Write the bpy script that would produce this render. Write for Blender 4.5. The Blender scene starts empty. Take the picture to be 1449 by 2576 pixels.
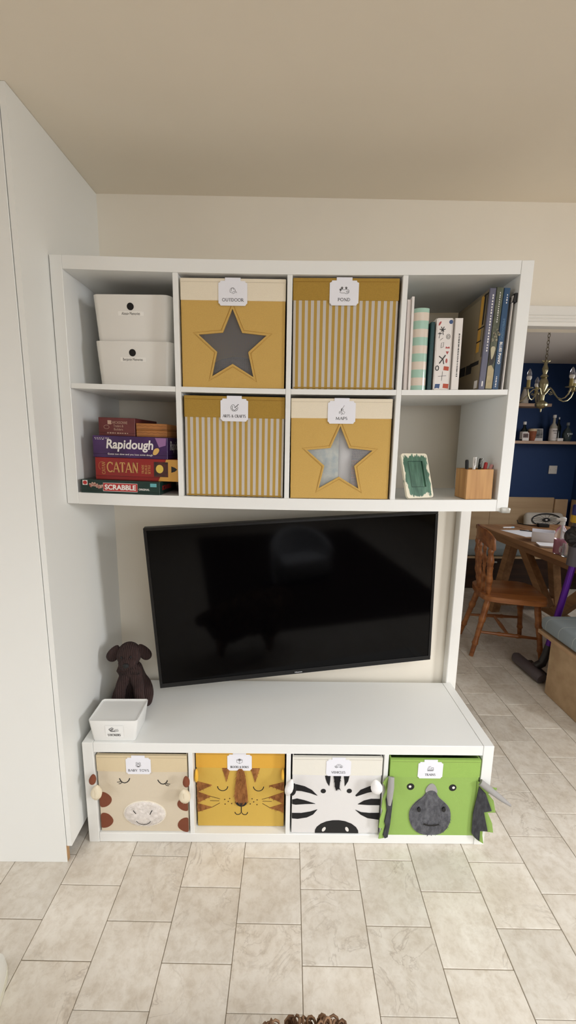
import bpy, bmesh, math, random
from math import sin, cos, pi, radians
from mathutils import Vector, Matrix, Euler
random.seed(7)
S = bpy.context.scene
COL = S.collection

# ------------------------------------------------------------------ camera
FPX, IW, IH = 1015.69, 1449.0, 2576.0
CAMP = Vector((0.7274, -1.3275, 1.4639))
CAMR = Matrix.Rotation(-.0077, 3, 'Z') @ Matrix.Rotation(-.1675, 3, 'X') @ Matrix.Rotation(-.0147, 3, 'Y')
cd = bpy.data.cameras.new('camera'); cam = bpy.data.objects.new('camera', cd); COL.objects.link(cam)
cd.sensor_fit = 'HORIZONTAL'; cd.sensor_width = 36; cd.lens = FPX / IW * 36; cd.clip_start = .02
cm = Matrix.Identity(4)
for i in range(3):
    cm[i][0], cm[i][1], cm[i][2], cm[i][3] = CAMR[i][0], CAMR[i][2], -CAMR[i][1], CAMP[i]
cam.matrix_world = cm
S.camera = cam

# ------------------------------------------------------------------ world, window light, added fills, exposure
w = bpy.data.worlds.new('sky'); S.world = w; w.use_nodes = True
w.node_tree.nodes['Background'].inputs[0].default_value = (.80, .88, 1, 1)
w.node_tree.nodes['Background'].inputs[1].default_value = .6
def area(name, loc, aim, sx, sy, power, col):
    l = bpy.data.lights.new(name, 'AREA'); l.shape = 'RECTANGLE'; l.size = sx; l.size_y = sy; l.energy = power; l.color = col
    o = bpy.data.objects.new(name, l); COL.objects.link(o); o.location = loc
    o.rotation_euler = (Vector(aim) - Vector(loc)).to_track_quat('-Z', 'Y').to_euler()
    return o
DAY = (.955, .985, 1.025)
def spread(o, deg): o.data.spread = radians(deg)
spread(area('daylight_patio_door', (-2.42, -2.25, 1.1), (0, -1.45, -.7), 2.3, 1.9, 41, DAY), 120)
spread(area('daylight_tall_window', (3.82, -1.78, 1.62), (0, .15, -.1), .55, 1.25, 22, DAY), 90)
spread(area('added_roof_fill', (1.6, -1.95, 2.30), (1.5, -1.75, 0), 1.5, 1.1, 54, DAY), 130)  # fill added overhead to brighten the floor, no roof window known
area('added_front_fill', (2.5, -4.12, 1.35), (.9, 0, .5), 2.2, 1.5, 43, DAY)  # extra fill added to lift the back wall and front faces
area('daylight_dining_window', (3.86, 1.5, 1.5), (2.6, 1.7, .6), 1.1, .95, 23, (1, .98, .96))
vs = S.view_settings
vs.view_transform = 'Standard'; vs.look = 'None'; vs.gamma = 1; vs.use_curve_mapping = False
vs.exposure = -0.23

# ------------------------------------------------------------------ materials
def lin(c):
    return tuple(((v/255)/12.92 if v/255 <= .04045 else ((v/255+.055)/1.055)**2.4) for v in c) + (1,)
MATS = {}
def mk(name, col, rough=.5, metal=0, var=0, vscale=12, bump=0, bscale=200, spec=.5, coat=0, col2=None, stretch=None, trans=0, alpha=1, detail=4):
    if name in MATS: return MATS[name]
    m = bpy.data.materials.new(name); m.use_nodes = True; MATS[name] = m
    nt = m.node_tree; N = nt.nodes; L = nt.links; b = N['Principled BSDF']
    b.inputs['Base Color'].default_value = lin(col); b.inputs['Roughness'].default_value = rough
    b.inputs['Metallic'].default_value = metal; b.inputs['Specular IOR Level'].default_value = spec
    b.inputs['Coat Weight'].default_value = coat; b.inputs['Transmission Weight'].default_value = trans
    b.inputs['Alpha'].default_value = alpha
    tc = N.new('ShaderNodeTexCoord'); mp = N.new('ShaderNodeMapping'); L.new(tc.outputs['Object'], mp.inputs[0])
    if stretch: mp.inputs['Scale'].default_value = stretch
    if var or col2:
        n = N.new('ShaderNodeTexNoise'); n.inputs['Scale'].default_value = vscale; n.inputs['Detail'].default_value = detail
        L.new(mp.outputs[0], n.inputs['Vector'])
        r = N.new('ShaderNodeValToRGB'); L.new(n.outputs[0], r.inputs[0])
        c1 = lin(col); c2 = lin(col2) if col2 else tuple(min(1, v*(1-var)) for v in c1[:3]) + (1,)
        r.color_ramp.elements[0].position = .35; r.color_ramp.elements[1].position = .68
        r.color_ramp.elements[0].color = c2; r.color_ramp.elements[1].color = c1
        L.new(r.outputs[0], b.inputs['Base Color'])
    if bump:
        n2 = N.new('ShaderNodeTexNoise'); n2.inputs['Scale'].default_value = bscale; n2.inputs['Detail'].default_value = 3
        L.new(mp.outputs[0], n2.inputs['Vector'])
        bp = N.new('ShaderNodeBump'); bp.inputs['Strength'].default_value = bump; bp.inputs['Distance'].default_value = .002
        L.new(n2.outputs[0], bp.inputs['Height']); L.new(bp.outputs[0], b.inputs['Normal'])
    return m

def wood(name, c1, c2, axis=0, scale=14, rough=.45, rings=1.0):
    if name in MATS: return MATS[name]
    st = [22, 22, 22]; st[axis] = 1.4
    return mk(name, c1, rough, col2=c2, vscale=scale/10, stretch=tuple(st), bump=.15, bscale=8, detail=8)

def stripes(name, ca, cb, period, axis='X', duty=.5, rough=.85, offset=0):
    m = bpy.data.materials.new(name); m.use_nodes = True; MATS[name] = m
    nt = m.node_tree; N = nt.nodes; L = nt.links; b = N['Principled BSDF']; b.inputs['Roughness'].default_value = rough
    tc = N.new('ShaderNodeTexCoord'); sp = N.new('ShaderNodeSeparateXYZ'); L.new(tc.outputs['Object'], sp.inputs[0])
    ad = N.new('ShaderNodeMath'); ad.operation = 'ADD'; ad.inputs[1].default_value = 10*period+offset; L.new(sp.outputs[axis], ad.inputs[0])
    md = N.new('ShaderNodeMath'); md.operation = 'MODULO'; md.inputs[1].default_value = period; L.new(ad.outputs[0], md.inputs[0])
    gt = N.new('ShaderNodeMath'); gt.operation = 'GREATER_THAN'; gt.inputs[1].default_value = period*duty; L.new(md.outputs[0], gt.inputs[0])
    n = N.new('ShaderNodeTexNoise'); n.inputs['Scale'].default_value = 400; L.new(tc.outputs['Object'], n.inputs['Vector'])
    mx = N.new('ShaderNodeMix'); mx.data_type = 'RGBA'; mx.inputs['A'].default_value = lin(ca); mx.inputs['B'].default_value = lin(cb); L.new(gt.outputs[0], mx.inputs['Factor'])
    L.new(mx.outputs['Result'], b.inputs['Base Color'])
    if rough > .5:
        bp = N.new('ShaderNodeBump'); bp.inputs['Strength'].default_value = .3; bp.inputs['Distance'].default_value = .001
        L.new(n.outputs[0], bp.inputs['Height']); L.new(bp.outputs[0], b.inputs['Normal'])
    else: b.inputs['Coat Weight'].default_value = .6
    return m

def stone(name):
    m = bpy.data.materials.new(name); m.use_nodes = True; MATS[name] = m
    nt = m.node_tree; N = nt.nodes; L = nt.links; b = N['Principled BSDF']
    g = N.new('ShaderNodeNewGeometry'); oi = N.new('ShaderNodeObjectInfo')
    ml = N.new('ShaderNodeMath'); ml.operation = 'MULTIPLY'; ml.inputs[1].default_value = 37; L.new(oi.outputs['Random'], ml.inputs[0])
    va = N.new('ShaderNodeVectorMath'); va.operation = 'ADD'; L.new(g.outputs['Position'], va.inputs[0]); L.new(ml.outputs[0], va.inputs[1])
    def noise(sc, det, dist=0, rough=.5):
        n = N.new('ShaderNodeTexNoise'); n.inputs['Scale'].default_value = sc; n.inputs['Detail'].default_value = det
        n.inputs['Distortion'].default_value = dist; n.inputs['Roughness'].default_value = rough
        L.new(va.outputs[0], n.inputs['Vector']); return n
    base = noise(9, 6, .4, .65)
    r = N.new('ShaderNodeValToRGB'); L.new(base.outputs[0], r.inputs[0])
    r.color_ramp.elements[0].position = .3; r.color_ramp.elements[1].position = .72
    r.color_ramp.elements[0].color = lin((209, 199, 184)); r.color_ramp.elements[1].color = lin((233, 227, 216))
    # hair-thin veins: distance of a warped noise from its mid value
    v = noise(6.5, 5, 1.2, .6)
    sb = N.new('ShaderNodeMath'); sb.operation = 'SUBTRACT'; sb.inputs[1].default_value = .5; L.new(v.outputs[0], sb.inputs[0])
    ab = N.new('ShaderNodeMath'); ab.operation = 'ABSOLUTE'; L.new(sb.outputs[0], ab.inputs[0])
    vr = N.new('ShaderNodeValToRGB'); L.new(ab.outputs[0], vr.inputs[0])
    vr.color_ramp.elements[0].position = 0; vr.color_ramp.elements[1].position = .022
    vr.color_ramp.elements[0].color = (1, 1, 1, 1); vr.color_ramp.elements[1].color = (0, 0, 0, 1)
    msk = noise(4, 2); mr = N.new('ShaderNodeValToRGB'); L.new(msk.outputs[0], mr.inputs[0])
    mr.color_ramp.elements[0].position = .47; mr.color_ramp.elements[1].position = .66
    mm = N.new('ShaderNodeMath'); mm.operation = 'MULTIPLY'; L.new(vr.outputs[0], mm.inputs[0]); L.new(mr.outputs[0], mm.inputs[1])
    m2 = N.new('ShaderNodeMath'); m2.operation = 'MULTIPLY'; m2.inputs[1].default_value = .34; L.new(mm.outputs[0], m2.inputs[0])
    mx = N.new('ShaderNodeMix'); mx.data_type = 'RGBA'; L.new(m2.outputs[0], mx.inputs['Factor']); L.new(r.outputs[0], mx.inputs['A']); mx.inputs['B'].default_value = lin((128, 108, 88))
    sm = noise(38, 5, .3, .7); sr = N.new('ShaderNodeValToRGB'); L.new(sm.outputs[0], sr.inputs[0])
    sr.color_ramp.elements[0].position = .30; sr.color_ramp.elements[1].position = .56
    sr.color_ramp.elements[0].color = (.85, .82, .78, 1); sr.color_ramp.elements[1].color = (1, 1, 1, 1)
    mx2 = N.new('ShaderNodeMix'); mx2.data_type = 'RGBA'; mx2.blend_type = 'MULTIPLY'; mx2.inputs['Factor'].default_value = 1
    L.new(mx.outputs['Result'], mx2.inputs['A']); L.new(sr.outputs[0], mx2.inputs['B'])
    hv = N.new('ShaderNodeHueSaturation'); L.new(mx2.outputs['Result'], hv.inputs['Color'])
    mrn = N.new('ShaderNodeMapRange'); mrn.inputs['To Min'].default_value = .90; mrn.inputs['To Max'].default_value = 1.06; L.new(oi.outputs['Random'], mrn.inputs[0]); L.new(mrn.outputs[0], hv.inputs['Value'])
    L.new(hv.outputs[0], b.inputs['Base Color'])
    b.inputs['Roughness'].default_value = .42; b.inputs['Specular IOR Level'].default_value = .35
    bp = N.new('ShaderNodeBump'); bp.inputs['Strength'].default_value = .12; bp.inputs['Distance'].default_value = .002
    L.new(sm.outputs[0], bp.inputs['Height']); L.new(bp.outputs[0], b.inputs['Normal'])
    return m

def netting(name, col, cell=.0022, wire=.30):
    m = bpy.data.materials.new(name); m.use_nodes = True; MATS[name] = m
    nt = m.node_tree; N = nt.nodes; L = nt.links; b = N['Principled BSDF']; b.inputs['Base Color'].default_value = lin(col); b.inputs['Roughness'].default_value = .6
    tc = N.new('ShaderNodeTexCoord'); mp = N.new('ShaderNodeMapping'); mp.inputs['Rotation'].default_value = (0, radians(45), 0)
    L.new(tc.outputs['Object'], mp.inputs[0]); sp = N.new('ShaderNodeSeparateXYZ'); L.new(mp.outputs[0], sp.inputs[0])
    outs = []
    for ax in ('X', 'Z'):
        ad = N.new('ShaderNodeMath'); ad.operation = 'ADD'; ad.inputs[1].default_value = 1000*cell; L.new(sp.outputs[ax], ad.inputs[0])
        md = N.new('ShaderNodeMath'); md.operation = 'MODULO'; md.inputs[1].default_value = cell; L.new(ad.outputs[0], md.inputs[0])
        lt = N.new('ShaderNodeMath'); lt.operation = 'LESS_THAN'; lt.inputs[1].default_value = cell*wire; L.new(md.outputs[0], lt.inputs[0]); outs.append(lt)
    mx = N.new('ShaderNodeMath'); mx.operation = 'MAXIMUM'; L.new(outs[0].outputs[0], mx.inputs[0]); L.new(outs[1].outputs[0], mx.inputs[1])
    L.new(mx.outputs[0], b.inputs['Alpha'])
    return m

M = dict(
    wall=mk('wall_paint_cream', (238, 230, 214), .85, var=.03, vscale=3, bump=.05, bscale=60),
    wall_bounce=mk('wall_bounce_tint', (214, 184, 142), .85, bump=.05, bscale=60),  # unseen walls, tint chosen to warm the bounced light
    ceil=mk('ceiling_paint', (242, 232, 214), .9, var=.03, vscale=2, bump=.04, bscale=50),
    white=mk('white_laminate', (236, 236, 232), .38, bump=.03, bscale=300, spec=.4),
    cab=mk('cabinet_white_panel', (234, 234, 229), .45, bump=.03, bscale=120, spec=.35),
    gloss=mk('white_gloss_trim', (236, 234, 228), .25, bump=.08, bscale=25),
    chip=mk('chipboard_edge', (190, 150, 105), .8, var=.25, vscale=60),
    blue=mk('navy_wall_paint', (14, 50, 98), .7, bump=.05, bscale=60),
    tile=stone('limestone_tile'), grout=mk('tile_grout', (150, 138, 120), .9, var=.1, vscale=30),
    black=mk('black_ink', (22, 21, 22), .7), ink=mk('grey_ink', (74, 72, 72), .8),
    card=mk('label_card', (236, 236, 242), .7), dark=mk('dark_gap', (25, 22, 20), .9),
    mustard=mk('mustard_canvas', (206, 168, 92), .9, var=.06, vscale=300, bump=.35, bscale=500),
    ochre=mk('ochre_canvas_band', (172, 136, 56), .92, var=.10, vscale=300, bump=.35, bscale=500),
    cream=mk('cream_canvas_band', (236, 224, 200), .9, var=.03, vscale=300, bump=.3, bscale=500),
    stripe=stripes('mustard_stripe_canvas', (178, 144, 66), (196, 188, 178), .0187, offset=.004),
    net_d=netting('dark_netting', (150, 150, 152), wire=.22), net_l=netting('light_netting', (205, 205, 205), wire=.22),
    plastic=mk('white_plastic', (232, 229, 222), .35), stitch=mk('stitching_thread', (160, 112, 28), .9),
    bamboo=wood('bamboo', (196, 148, 88), (168, 120, 66), 2, 30),
    pine=wood('pine_orange', (170, 110, 62), (124, 72, 36), 0, 14, .3),
    oak=wood('oak_brown', (172, 130, 90), (134, 96, 62), 1, 10, .5),
    ply=wood('plywood_panel', (198, 170, 134), (178, 150, 116), 0, 6, .6),
    darkwood=wood('dark_wood', (64, 40, 26), (40, 24, 16), 0, 10, .5),
    brass=mk('antique_brass', (176, 168, 136), .32, metal=1, var=.15, vscale=40),
)
# ------------------------------------------------------------------ mesh helpers
class G:
    def __init__(s): s.bm = bmesh.new()
    def quad(s, *v): return s.bm.faces.new([s.bm.verts.new(p) for p in v])
    def box(s, x0, x1, y0, y1, z0, z1, bev=0, seg=1, nx=1):
        vs = []
        r = bmesh.ops.create_cube(s.bm, size=1)
        for v in r['verts']:
            v.co = Vector((x0+(v.co.x+.5)*(x1-x0), y0+(v.co.y+.5)*(y1-y0), z0+(v.co.z+.5)*(z1-z0)))
        es = list({e for v in r['verts'] for e in v.link_edges})
        if nx > 1:
            xe = [e for e in es if abs((e.verts[0].co-e.verts[1].co).x) > 1e-6]
            bmesh.ops.subdivide_edges(s.bm, edges=xe, cuts=nx-1, use_grid_fill=True)
        elif bev: bmesh.ops.bevel(s.bm, geom=es, offset=bev, segments=seg, affect='EDGES', profile=.5)
        return s
    def prism(s, poly, y0, y1):
        """polygon in the xz plane (front at y0) with depth up to y1"""
        a = [s.bm.verts.new((x, y0, z)) for x, z in poly]; b = [s.bm.verts.new((x, y1, z)) for x, z in poly]
        s.bm.faces.new(a); s.bm.faces.new(b[::-1]); n = len(poly)
        for i in range(n): s.bm.faces.new((a[i], b[i], b[(i+1) % n], a[(i+1) % n]))
        return s
    def slab(s, poly, z0, z1, bev=0):
        a = [s.bm.verts.new((x, y, z1)) for x, y in poly]; b = [s.bm.verts.new((x, y, z0)) for x, y in poly]
        t = s.bm.faces.new(a); s.bm.faces.new(b[::-1]); n = len(poly)
        for i in range(n): s.bm.faces.new((a[i], b[i], b[(i+1) % n], a[(i+1) % n]))
        if bev: bmesh.ops.bevel(s.bm, geom=[e for e in t.edges], offset=bev, segments=2, affect='EDGES', profile=.5)
        return s
    def ribbon(s, pts, wd, y):
        """flat line of width wd in the xz plane"""
        P = [Vector((p[0], 0, p[1])) for p in pts]; L = []; R = []
        for i, p in enumerate(P):
            d = (P[min(i+1, len(P)-1)] - P[max(i-1, 0)])
            if d.length < 1e-9: d = Vector((1, 0, 0))
            d.normalize(); nrm = Vector((-d.z, 0, d.x)) * wd/2
            L.append(s.bm.verts.new((p.x+nrm.x, y, p.z+nrm.z))); R.append(s.bm.verts.new((p.x-nrm.x, y, p.z-nrm.z)))
        for i in range(len(P)-1): s.bm.faces.new((L[i], R[i], R[i+1], L[i+1]))
        return s
    def tube(s, pts, r, n=8, cap=True):
        P = [Vector(p) for p in pts]; rs = r if isinstance(r, (list, tuple)) else [r]*len(P); rings = []; up = None
        for i, p in enumerate(P):
            d = (P[min(i+1, len(P)-1)] - P[max(i-1, 0)]).normalized()
            if up is None: up = Vector((0, 0, 1)) if abs(d.z) < .9 else Vector((1, 0, 0))
            a = d.cross(up).normalized(); b = a.cross(d).normalized(); up = b
            rings.append([s.bm.verts.new(p + (a*cos(2*pi*k/n) + b*sin(2*pi*k/n))*rs[i]) for k in range(n)])
        for i in range(len(P)-1):
            for k in range(n): s.bm.faces.new((rings[i][k], rings[i][(k+1) % n], rings[i+1][(k+1) % n], rings[i+1][k]))
        if cap: s.bm.faces.new(rings[0][::-1]); s.bm.faces.new(rings[-1])
        return s
    def lathe(s, prof, p0, p1=None, n=16):
        """profile of (radius, t) along p0 -> p1 (t in metres along axis)"""
        p0 = Vector(p0); d = (Vector(p1)-p0).normalized() if p1 is not None else Vector((0, 0, 1))
        a = d.orthogonal().normalized(); b = d.cross(a); rings = []
        for r, t in prof:
            rings.append([s.bm.verts.new(p0 + d*t + (a*cos(2*pi*k/n)+b*sin(2*pi*k/n))*max(r, 1e-5)) for k in range(n)])
        for i in range(len(prof)-1):
            for k in range(n): s.bm.faces.new((rings[i][k], rings[i][(k+1) % n], rings[i+1][(k+1) % n], rings[i+1][k]))
        s.bm.faces.new(rings[0][::-1]); s.bm.faces.new(rings[-1])
        return s
    def ball(s, c, r, u=14, v=8, f=None):
        m = Matrix.Translation(c) @ Matrix.Diagonal(tuple(r if isinstance(r, (tuple, list)) else (r, r, r)) + (1,))
        q = bmesh.ops.create_uvsphere(s.bm, u_segments=u, v_segments=v, radius=1, matrix=m)
        if f:
            for vv in q['verts']: vv.co = f(vv.co)
        return s
    def xf(s, m):
        bmesh.ops.transform(s.bm, matrix=m, verts=s.bm.verts); return s
    def fur(s, poly, n, ln, y, seed=1, down=.6, wd=.0012):
        rnd = random.Random(seed); xs = [p[0] for p in poly]; zs = [p[1] for p in poly]; k = 0
        while k < n:
            x = rnd.uniform(min(xs), max(xs)); z = rnd.uniform(min(zs), max(zs)); ins = False; j = len(poly)-1
            for i in range(len(poly)):
                (xi, zi), (xj, zj) = poly[i], poly[j]
                if (zi > z) != (zj > z) and x < (xj-xi)*(z-zi)/(zj-zi)+xi: ins = not ins
                j = i
            if not ins: k += .2; continue
            k += 1; a = rnd.uniform(-1, 1); l = ln*rnd.uniform(.6, 1.2)
            tip = (x+sin(a)*l*.7, y-rnd.uniform(.15, .5)*l, z-down*l+cos(a)*l*.25)
            s.bm.faces.new([s.bm.verts.new(p) for p in ((x-wd, y, z), (x+wd, y, z), tip)])
        return s

def ob(name, g, mat, parent=None, smooth=False, loc=None, rot=None):
    if isinstance(g, G):
        me = bpy.data.meshes.new(name); bmesh.ops.recalc_face_normals(g.bm, faces=g.bm.faces); g.bm.to_mesh(me); g.bm.free()
    else: me = g
    me.materials.clear(); me.materials.append(M[mat] if isinstance(mat, str) else mat)
    if smooth:
        for p in me.polygons: p.use_smooth = True
        if smooth != 'all':
            try: me.set_sharp_from_angle(angle=radians(40))
            except Exception: pass
    o = bpy.data.objects.new(name, me); COL.objects.link(o)
    if parent: o.parent = parent
    if loc is not None: o.location = loc
    if rot is not None: o.rotation_euler = rot
    return o
def tag(o, label, cat, group=None):
    o['label'] = label; o['category'] = cat
    if group: o['group'] = group
    return o
def thing(name, label, cat, loc=(0, 0, 0), rot=(0, 0, 0), group=None):
    o = bpy.data.objects.new(name, None); o.empty_display_size = .05; COL.objects.link(o); o.location = loc; o.rotation_euler = rot
    return tag(o, label, cat, group)
def struct(name, g, mat, label=None, smooth=False, parent=None):
    o = ob(name, g, mat, parent, smooth); 
    if parent is None: o['kind'] = 'structure'
    if label: o['label'] = label
    return o
def arc(cx, cz, rx, rz, a0, a1, n=12):
    return [(cx+rx*cos(radians(a0+(a1-a0)*i/n)), cz+rz*sin(radians(a0+(a1-a0)*i/n))) for i in range(n+1)]
def ell(cx, cz, rx, rz, n=24, tilt=0):
    c, s_ = cos(tilt), sin(tilt); r = []
    for i in range(n):
        a = 2*pi*i/n; x, z = rx*cos(a), rz*sin(a); r.append((cx+x*c-z*s_, cz+x*s_+z*c))
    return r
def smoothpoly(pts, it=2):
    for _ in range(it):
        q = []
        for i in range(len(pts)):
            a, b = pts[i], pts[(i+1) % len(pts)]
            q += [(a[0]*.75+b[0]*.25, a[1]*.75+b[1]*.25), (a[0]*.25+b[0]*.75, a[1]*.25+b[1]*.75)]
        pts = q
    return pts

# lettering: a small roman-capital stroke alphabet for the printed labels, and the built-in face for the rest
T_, t_ = .15, .075
A_ = lambda *a: arc(*a)
GL = {
 'A': (.80, [([(.03, 0), (.40, 1)], t_), ([(.40, 1), (.77, 0)], T_), ([(.17, .34), (.62, .34)], t_)], [(.05, 0), (.75, 0)]),
 'B': (.62, [([(.13, 0), (.13, 1)], T_), ([(.13, .96)]+A_(.30, .745, .2, .215, 90, -90)+[(.13, .53)], .11), ([(.13, .53)]+A_(.32, .285, .24, .245, 90, -90)+[(.13, .04)], .11)], [(.10, 0), (.10, 1)]),
 'C': (.78, [(A_(.45, .5, .38, .46, 45, 315, 18), .12), ([(.74, .72), (.74, .95)], t_)], []),
 'D': (.78, [([(.13, 0), (.13, 1)], T_), ([(.13, .96)]+A_(.32, .5, .38, .46, 90, -90)+[(.13, .04)], .11)], [(.1, 0), (.1, 1)]),
 'E': (.58, [([(.13, 0), (.13, 1)], T_), ([(.13, .96), (.52, .96)], t_), ([(.13, .52), (.44, .52)], t_), ([(.13, .04), (.54, .04)], t_), ([(.52, .96), (.52, .80)], t_), ([(.54, .04), (.54, .22)], t_)], [(.1, 0), (.1, 1)]),
 'F': (.55, [([(.13, 0), (.13, 1)], T_), ([(.13, .96), (.50, .96)], t_), ([(.13, .52), (.42, .52)], t_), ([(.50, .96), (.50, .80)], t_)], [(.13, 0), (.1, 1)]),
 'H': (.80, [([(.13, 0), (.13, 1)], T_), ([(.67, 0), (.67, 1)], T_), ([(.13, .52), (.67, .52)], t_)], [(.13, 0), (.13, 1), (.67, 0), (.67, 1)]),
 'I': (.28, [([(.14, 0), (.14, 1)], T_)], [(.14, 0), (.14, 1)]),
 'K': (.72, [([(.13, 0), (.13, 1)], T_), ([(.62, 1), (.18, .48)], t_), ([(.28, .58), (.66, 0)], T_)], [(.13, 0), (.13, 1), (.62, 1), (.64, 0)]),
 'L': (.56, [([(.13, 0), (.13, 1)], T_), ([(.13, .04), (.52, .04)], t_), ([(.52, .04), (.52, .22)], t_)], [(.1, 0), (.13, 1)]),
 'M': (.98, [([(.12, 0), (.16, 1)], t_), ([(.16, 1), (.49, .08)], T_), ([(.49, .08), (.82, 1)], t_), ([(.82, 1), (.86, 0)], T_)], [(.12, 0), (.86, 0)]),
 'N': (.84, [([(.14, 0), (.14, 1)], t_), ([(.14, 1), (.70, 0)], T_), ([(.70, 0), (.70, 1)], t_)], [(.14, 0), (.70, 1)]),
 'O': (.90, [(A_(.45, .5, .39, .46, 0, 360, 24), .12)], []),
 'P': (.60, [([(.13, 0), (.13, 1)], T_), ([(.13, .96)]+A_(.30, .70, .25, .26, 90, -90)+[(.13, .44)], .11)], [(.13, 0), (.1, 1)]),
 'R': (.70, [([(.13, 0), (.13, 1)], T_), ([(.13, .96)]+A_(.30, .72, .23, .24, 90, -90)+[(.13, .48)], .11), ([(.30, .48), (.64, 0)], T_)], [(.13, 0), (.1, 1), (.64, 0)]),
 'S': (.52, [(A_(.26, .73, .19, .23, 40, 270)[:]+A_(.26, .27, .20, .23, 90, -140), .12)], []),
 'T': (.70, [([(.35, 0), (.35, 1)], T_), ([(.05, .96), (.65, .96)], t_), ([(.05, .96), (.05, .80)], t_), ([(.65, .96), (.65, .80)], t_)], [(.35, 0)]),
 'U': (.80, [([(.14, 1), (.14, .4)]+A_(.40, .36, .26, .32, 180, 360)+[(.66, 1)], .12)], [(.14, 1), (.66, 1)]),
 'V': (.78, [([(.05, 1), (.40, 0)], T_), ([(.40, 0), (.74, 1)], t_)], [(.06, 1), (.73, 1)]),
 'Y': (.72, [([(.05, 1), (.36, .48)], T_), ([(.67, 1), (.36, .48)], t_), ([(.36, .5), (.36, 0)], T_)], [(.06, 1), (.66, 1), (.36, 0)]),
 '&': (.82, [([(.72, .5), (.55, .12), (.36, .03), (.16, .1), (.10, .26), (.2, .44), (.42, .62), (.48, .8), (.40, .94), (.27, .94), (.2, .8), (.28, .6), (.72, .02)], .11)], []),
 ' ': (.40, [], []),
}
def serif(g, text, cx, cz, h, y, bold=1.0, track=.05, width=None, rot=0):
    tot = sum(GL[c][0]+track for c in text)-track
    sx = (width/tot) if width else h
    x = -tot/2
    cr, sr = cos(rot), sin(rot)
    def tr(p): 
        a, b = p[0]*sx, (p[1]-.5)*h
        return (cx+a*cr-b*sr, cz+a*sr+b*cr)
    for c in text:
        wd, st, sf = GL[c]
        for pts, tw in st: g.ribbon([tr((x+p[0], p[1])) for p in pts], tw*h*bold, y)
        for q in sf:
            zz = .03 if q[1] < .5 else .97
            g.ribbon([tr((x+q[0]-.12, zz)), tr((x+q[0]+.12, zz))], .055*h*bold, y)
        x += wd+track
    return g
def ftext(name, s, wd, h, cx, cz, y, mat, parent, rot=0, bold=0, shear=0, plane='xz'):
    cu = bpy.data.curves.new(name, 'FONT'); cu.body = s; cu.size = 1; cu.offset = bold; cu.shear = shear; cu.resolution_u = 3
    to = bpy.data.objects.new(name, cu); COL.objects.link(to)
    me = bpy.data.meshes.new_from_object(to.evaluated_get(bpy.context.evaluated_depsgraph_get()))
    bpy.data.objects.remove(to); bpy.data.curves.remove(cu)
    xs = [v.co.x for v in me.vertices]; ys = [v.co.y for v in me.vertices]
    x0, x1, y0, y1 = min(xs), max(xs), min(ys), max(ys); sx = wd/(x1-x0); sy = h/(y1-y0); cr, sr = cos(rot), sin(rot)
    for v in me.vertices:
        a = (v.co.x-(x0+x1)/2)*sx; b = (v.co.y-(y0+y1)/2)*sy; a, b = a*cr-b*sr, a*sr+b*cr
        v.co = (cx+a, y, cz+b) if plane == 'xz' else (y, cx+a, cz+b)
    return ob(name, me, mat, parent)
def marks(g, cx, cz, n, h, wd, y, vert=False, seed=1):
    """a run of tiny unreadable print"""
    r = random.Random(seed); t = -wd/2
    for i in range(n):
        l = wd/n*r.uniform(.45, .8); p = [(cx+t, cz), (cx+t+l, cz)] if not vert else [(cx, cz+t), (cx, cz+t+l)]
        g.ribbon(p, h*r.uniform(.7, 1), y); t += wd/n
    return g

# ------------------------------------------------------------------ room shell
WY, WT, ZC, ZD, OPX0, OPX1, OPZ = .381, .425, 2.385, 2.335, 1.510, 2.75, 1.930
X0, X1, Y0, YD = -2.5, 3.90, -4.2, 3.10
floor = struct('floor', G().box(X0, X1, Y0, YD+.1, -.05, -.0025), 'grout', 'grouted floor under cream limestone tiles')
def cproj(p):
    d = CAMR.transposed() @ (Vector(p)-CAMP)
    return (IW/2+FPX*d.x/d.y, IH/2-FPX*d.z/d.y, d.y) if d.y > .05 else (-9999, -9999, -1)
TS, TA = .2006, -.012
tile_me = None; rest = G(); cand = []
ct, st = cos(TA), sin(TA)
for k in range(-13, 21):
    for j in range(-21, 17):
        u = -.004+TS*(k+.5); v = -.1995+TS*(j+.5) + (.1 if k % 2 else 0)
        x, y = u*ct-v*st, u*st+v*ct
        if not (X0+.05 < x < X1-.05 and Y0+.05 < y < YD): continue
        hid = (.0 < x-.1 and x+.1 < 1.5 and y > .04 and y < .6) or (x < -.1 and y > 0) or (x < 1.45 and y > .3)
        px, py, d = cproj((x, y, 0))
        vis = d > 0 and -60 < px < 1520 and -60 < py < 2660 and not hid
        cand.append((0 if vis else 1, d if d > 0 else 99, x, y))
cand.sort()
base_t = G().box(-TS/2+.0011, TS/2-.0011, -TS/2+.0011, TS/2-.0011, -.009, 0, .0012)
for i, (h, d, x, y) in enumerate(cand):
    if h == 0 and i < 300:
        if tile_me is None:
            o = ob('tile', base_t, 'tile', floor); tile_me = o.data
        else:
            o = bpy.data.objects.new('tile', tile_me); COL.objects.link(o); o.parent = floor
        o.location = (x, y, random.uniform(-.0004, .0002)); o.rotation_euler = (0, 0, TA)
    else:
        a = TS/2-.0011
        c = [(x+p*ct-q*st, y+p*st+q*ct) for p, q in ((-a, -a), (a, -a), (a, a), (-a, a))]
        rest.slab(c, -.009, 0)
o = ob('tile_field', rest, 'tile', floor); o['kind'] = 'stuff'

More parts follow.
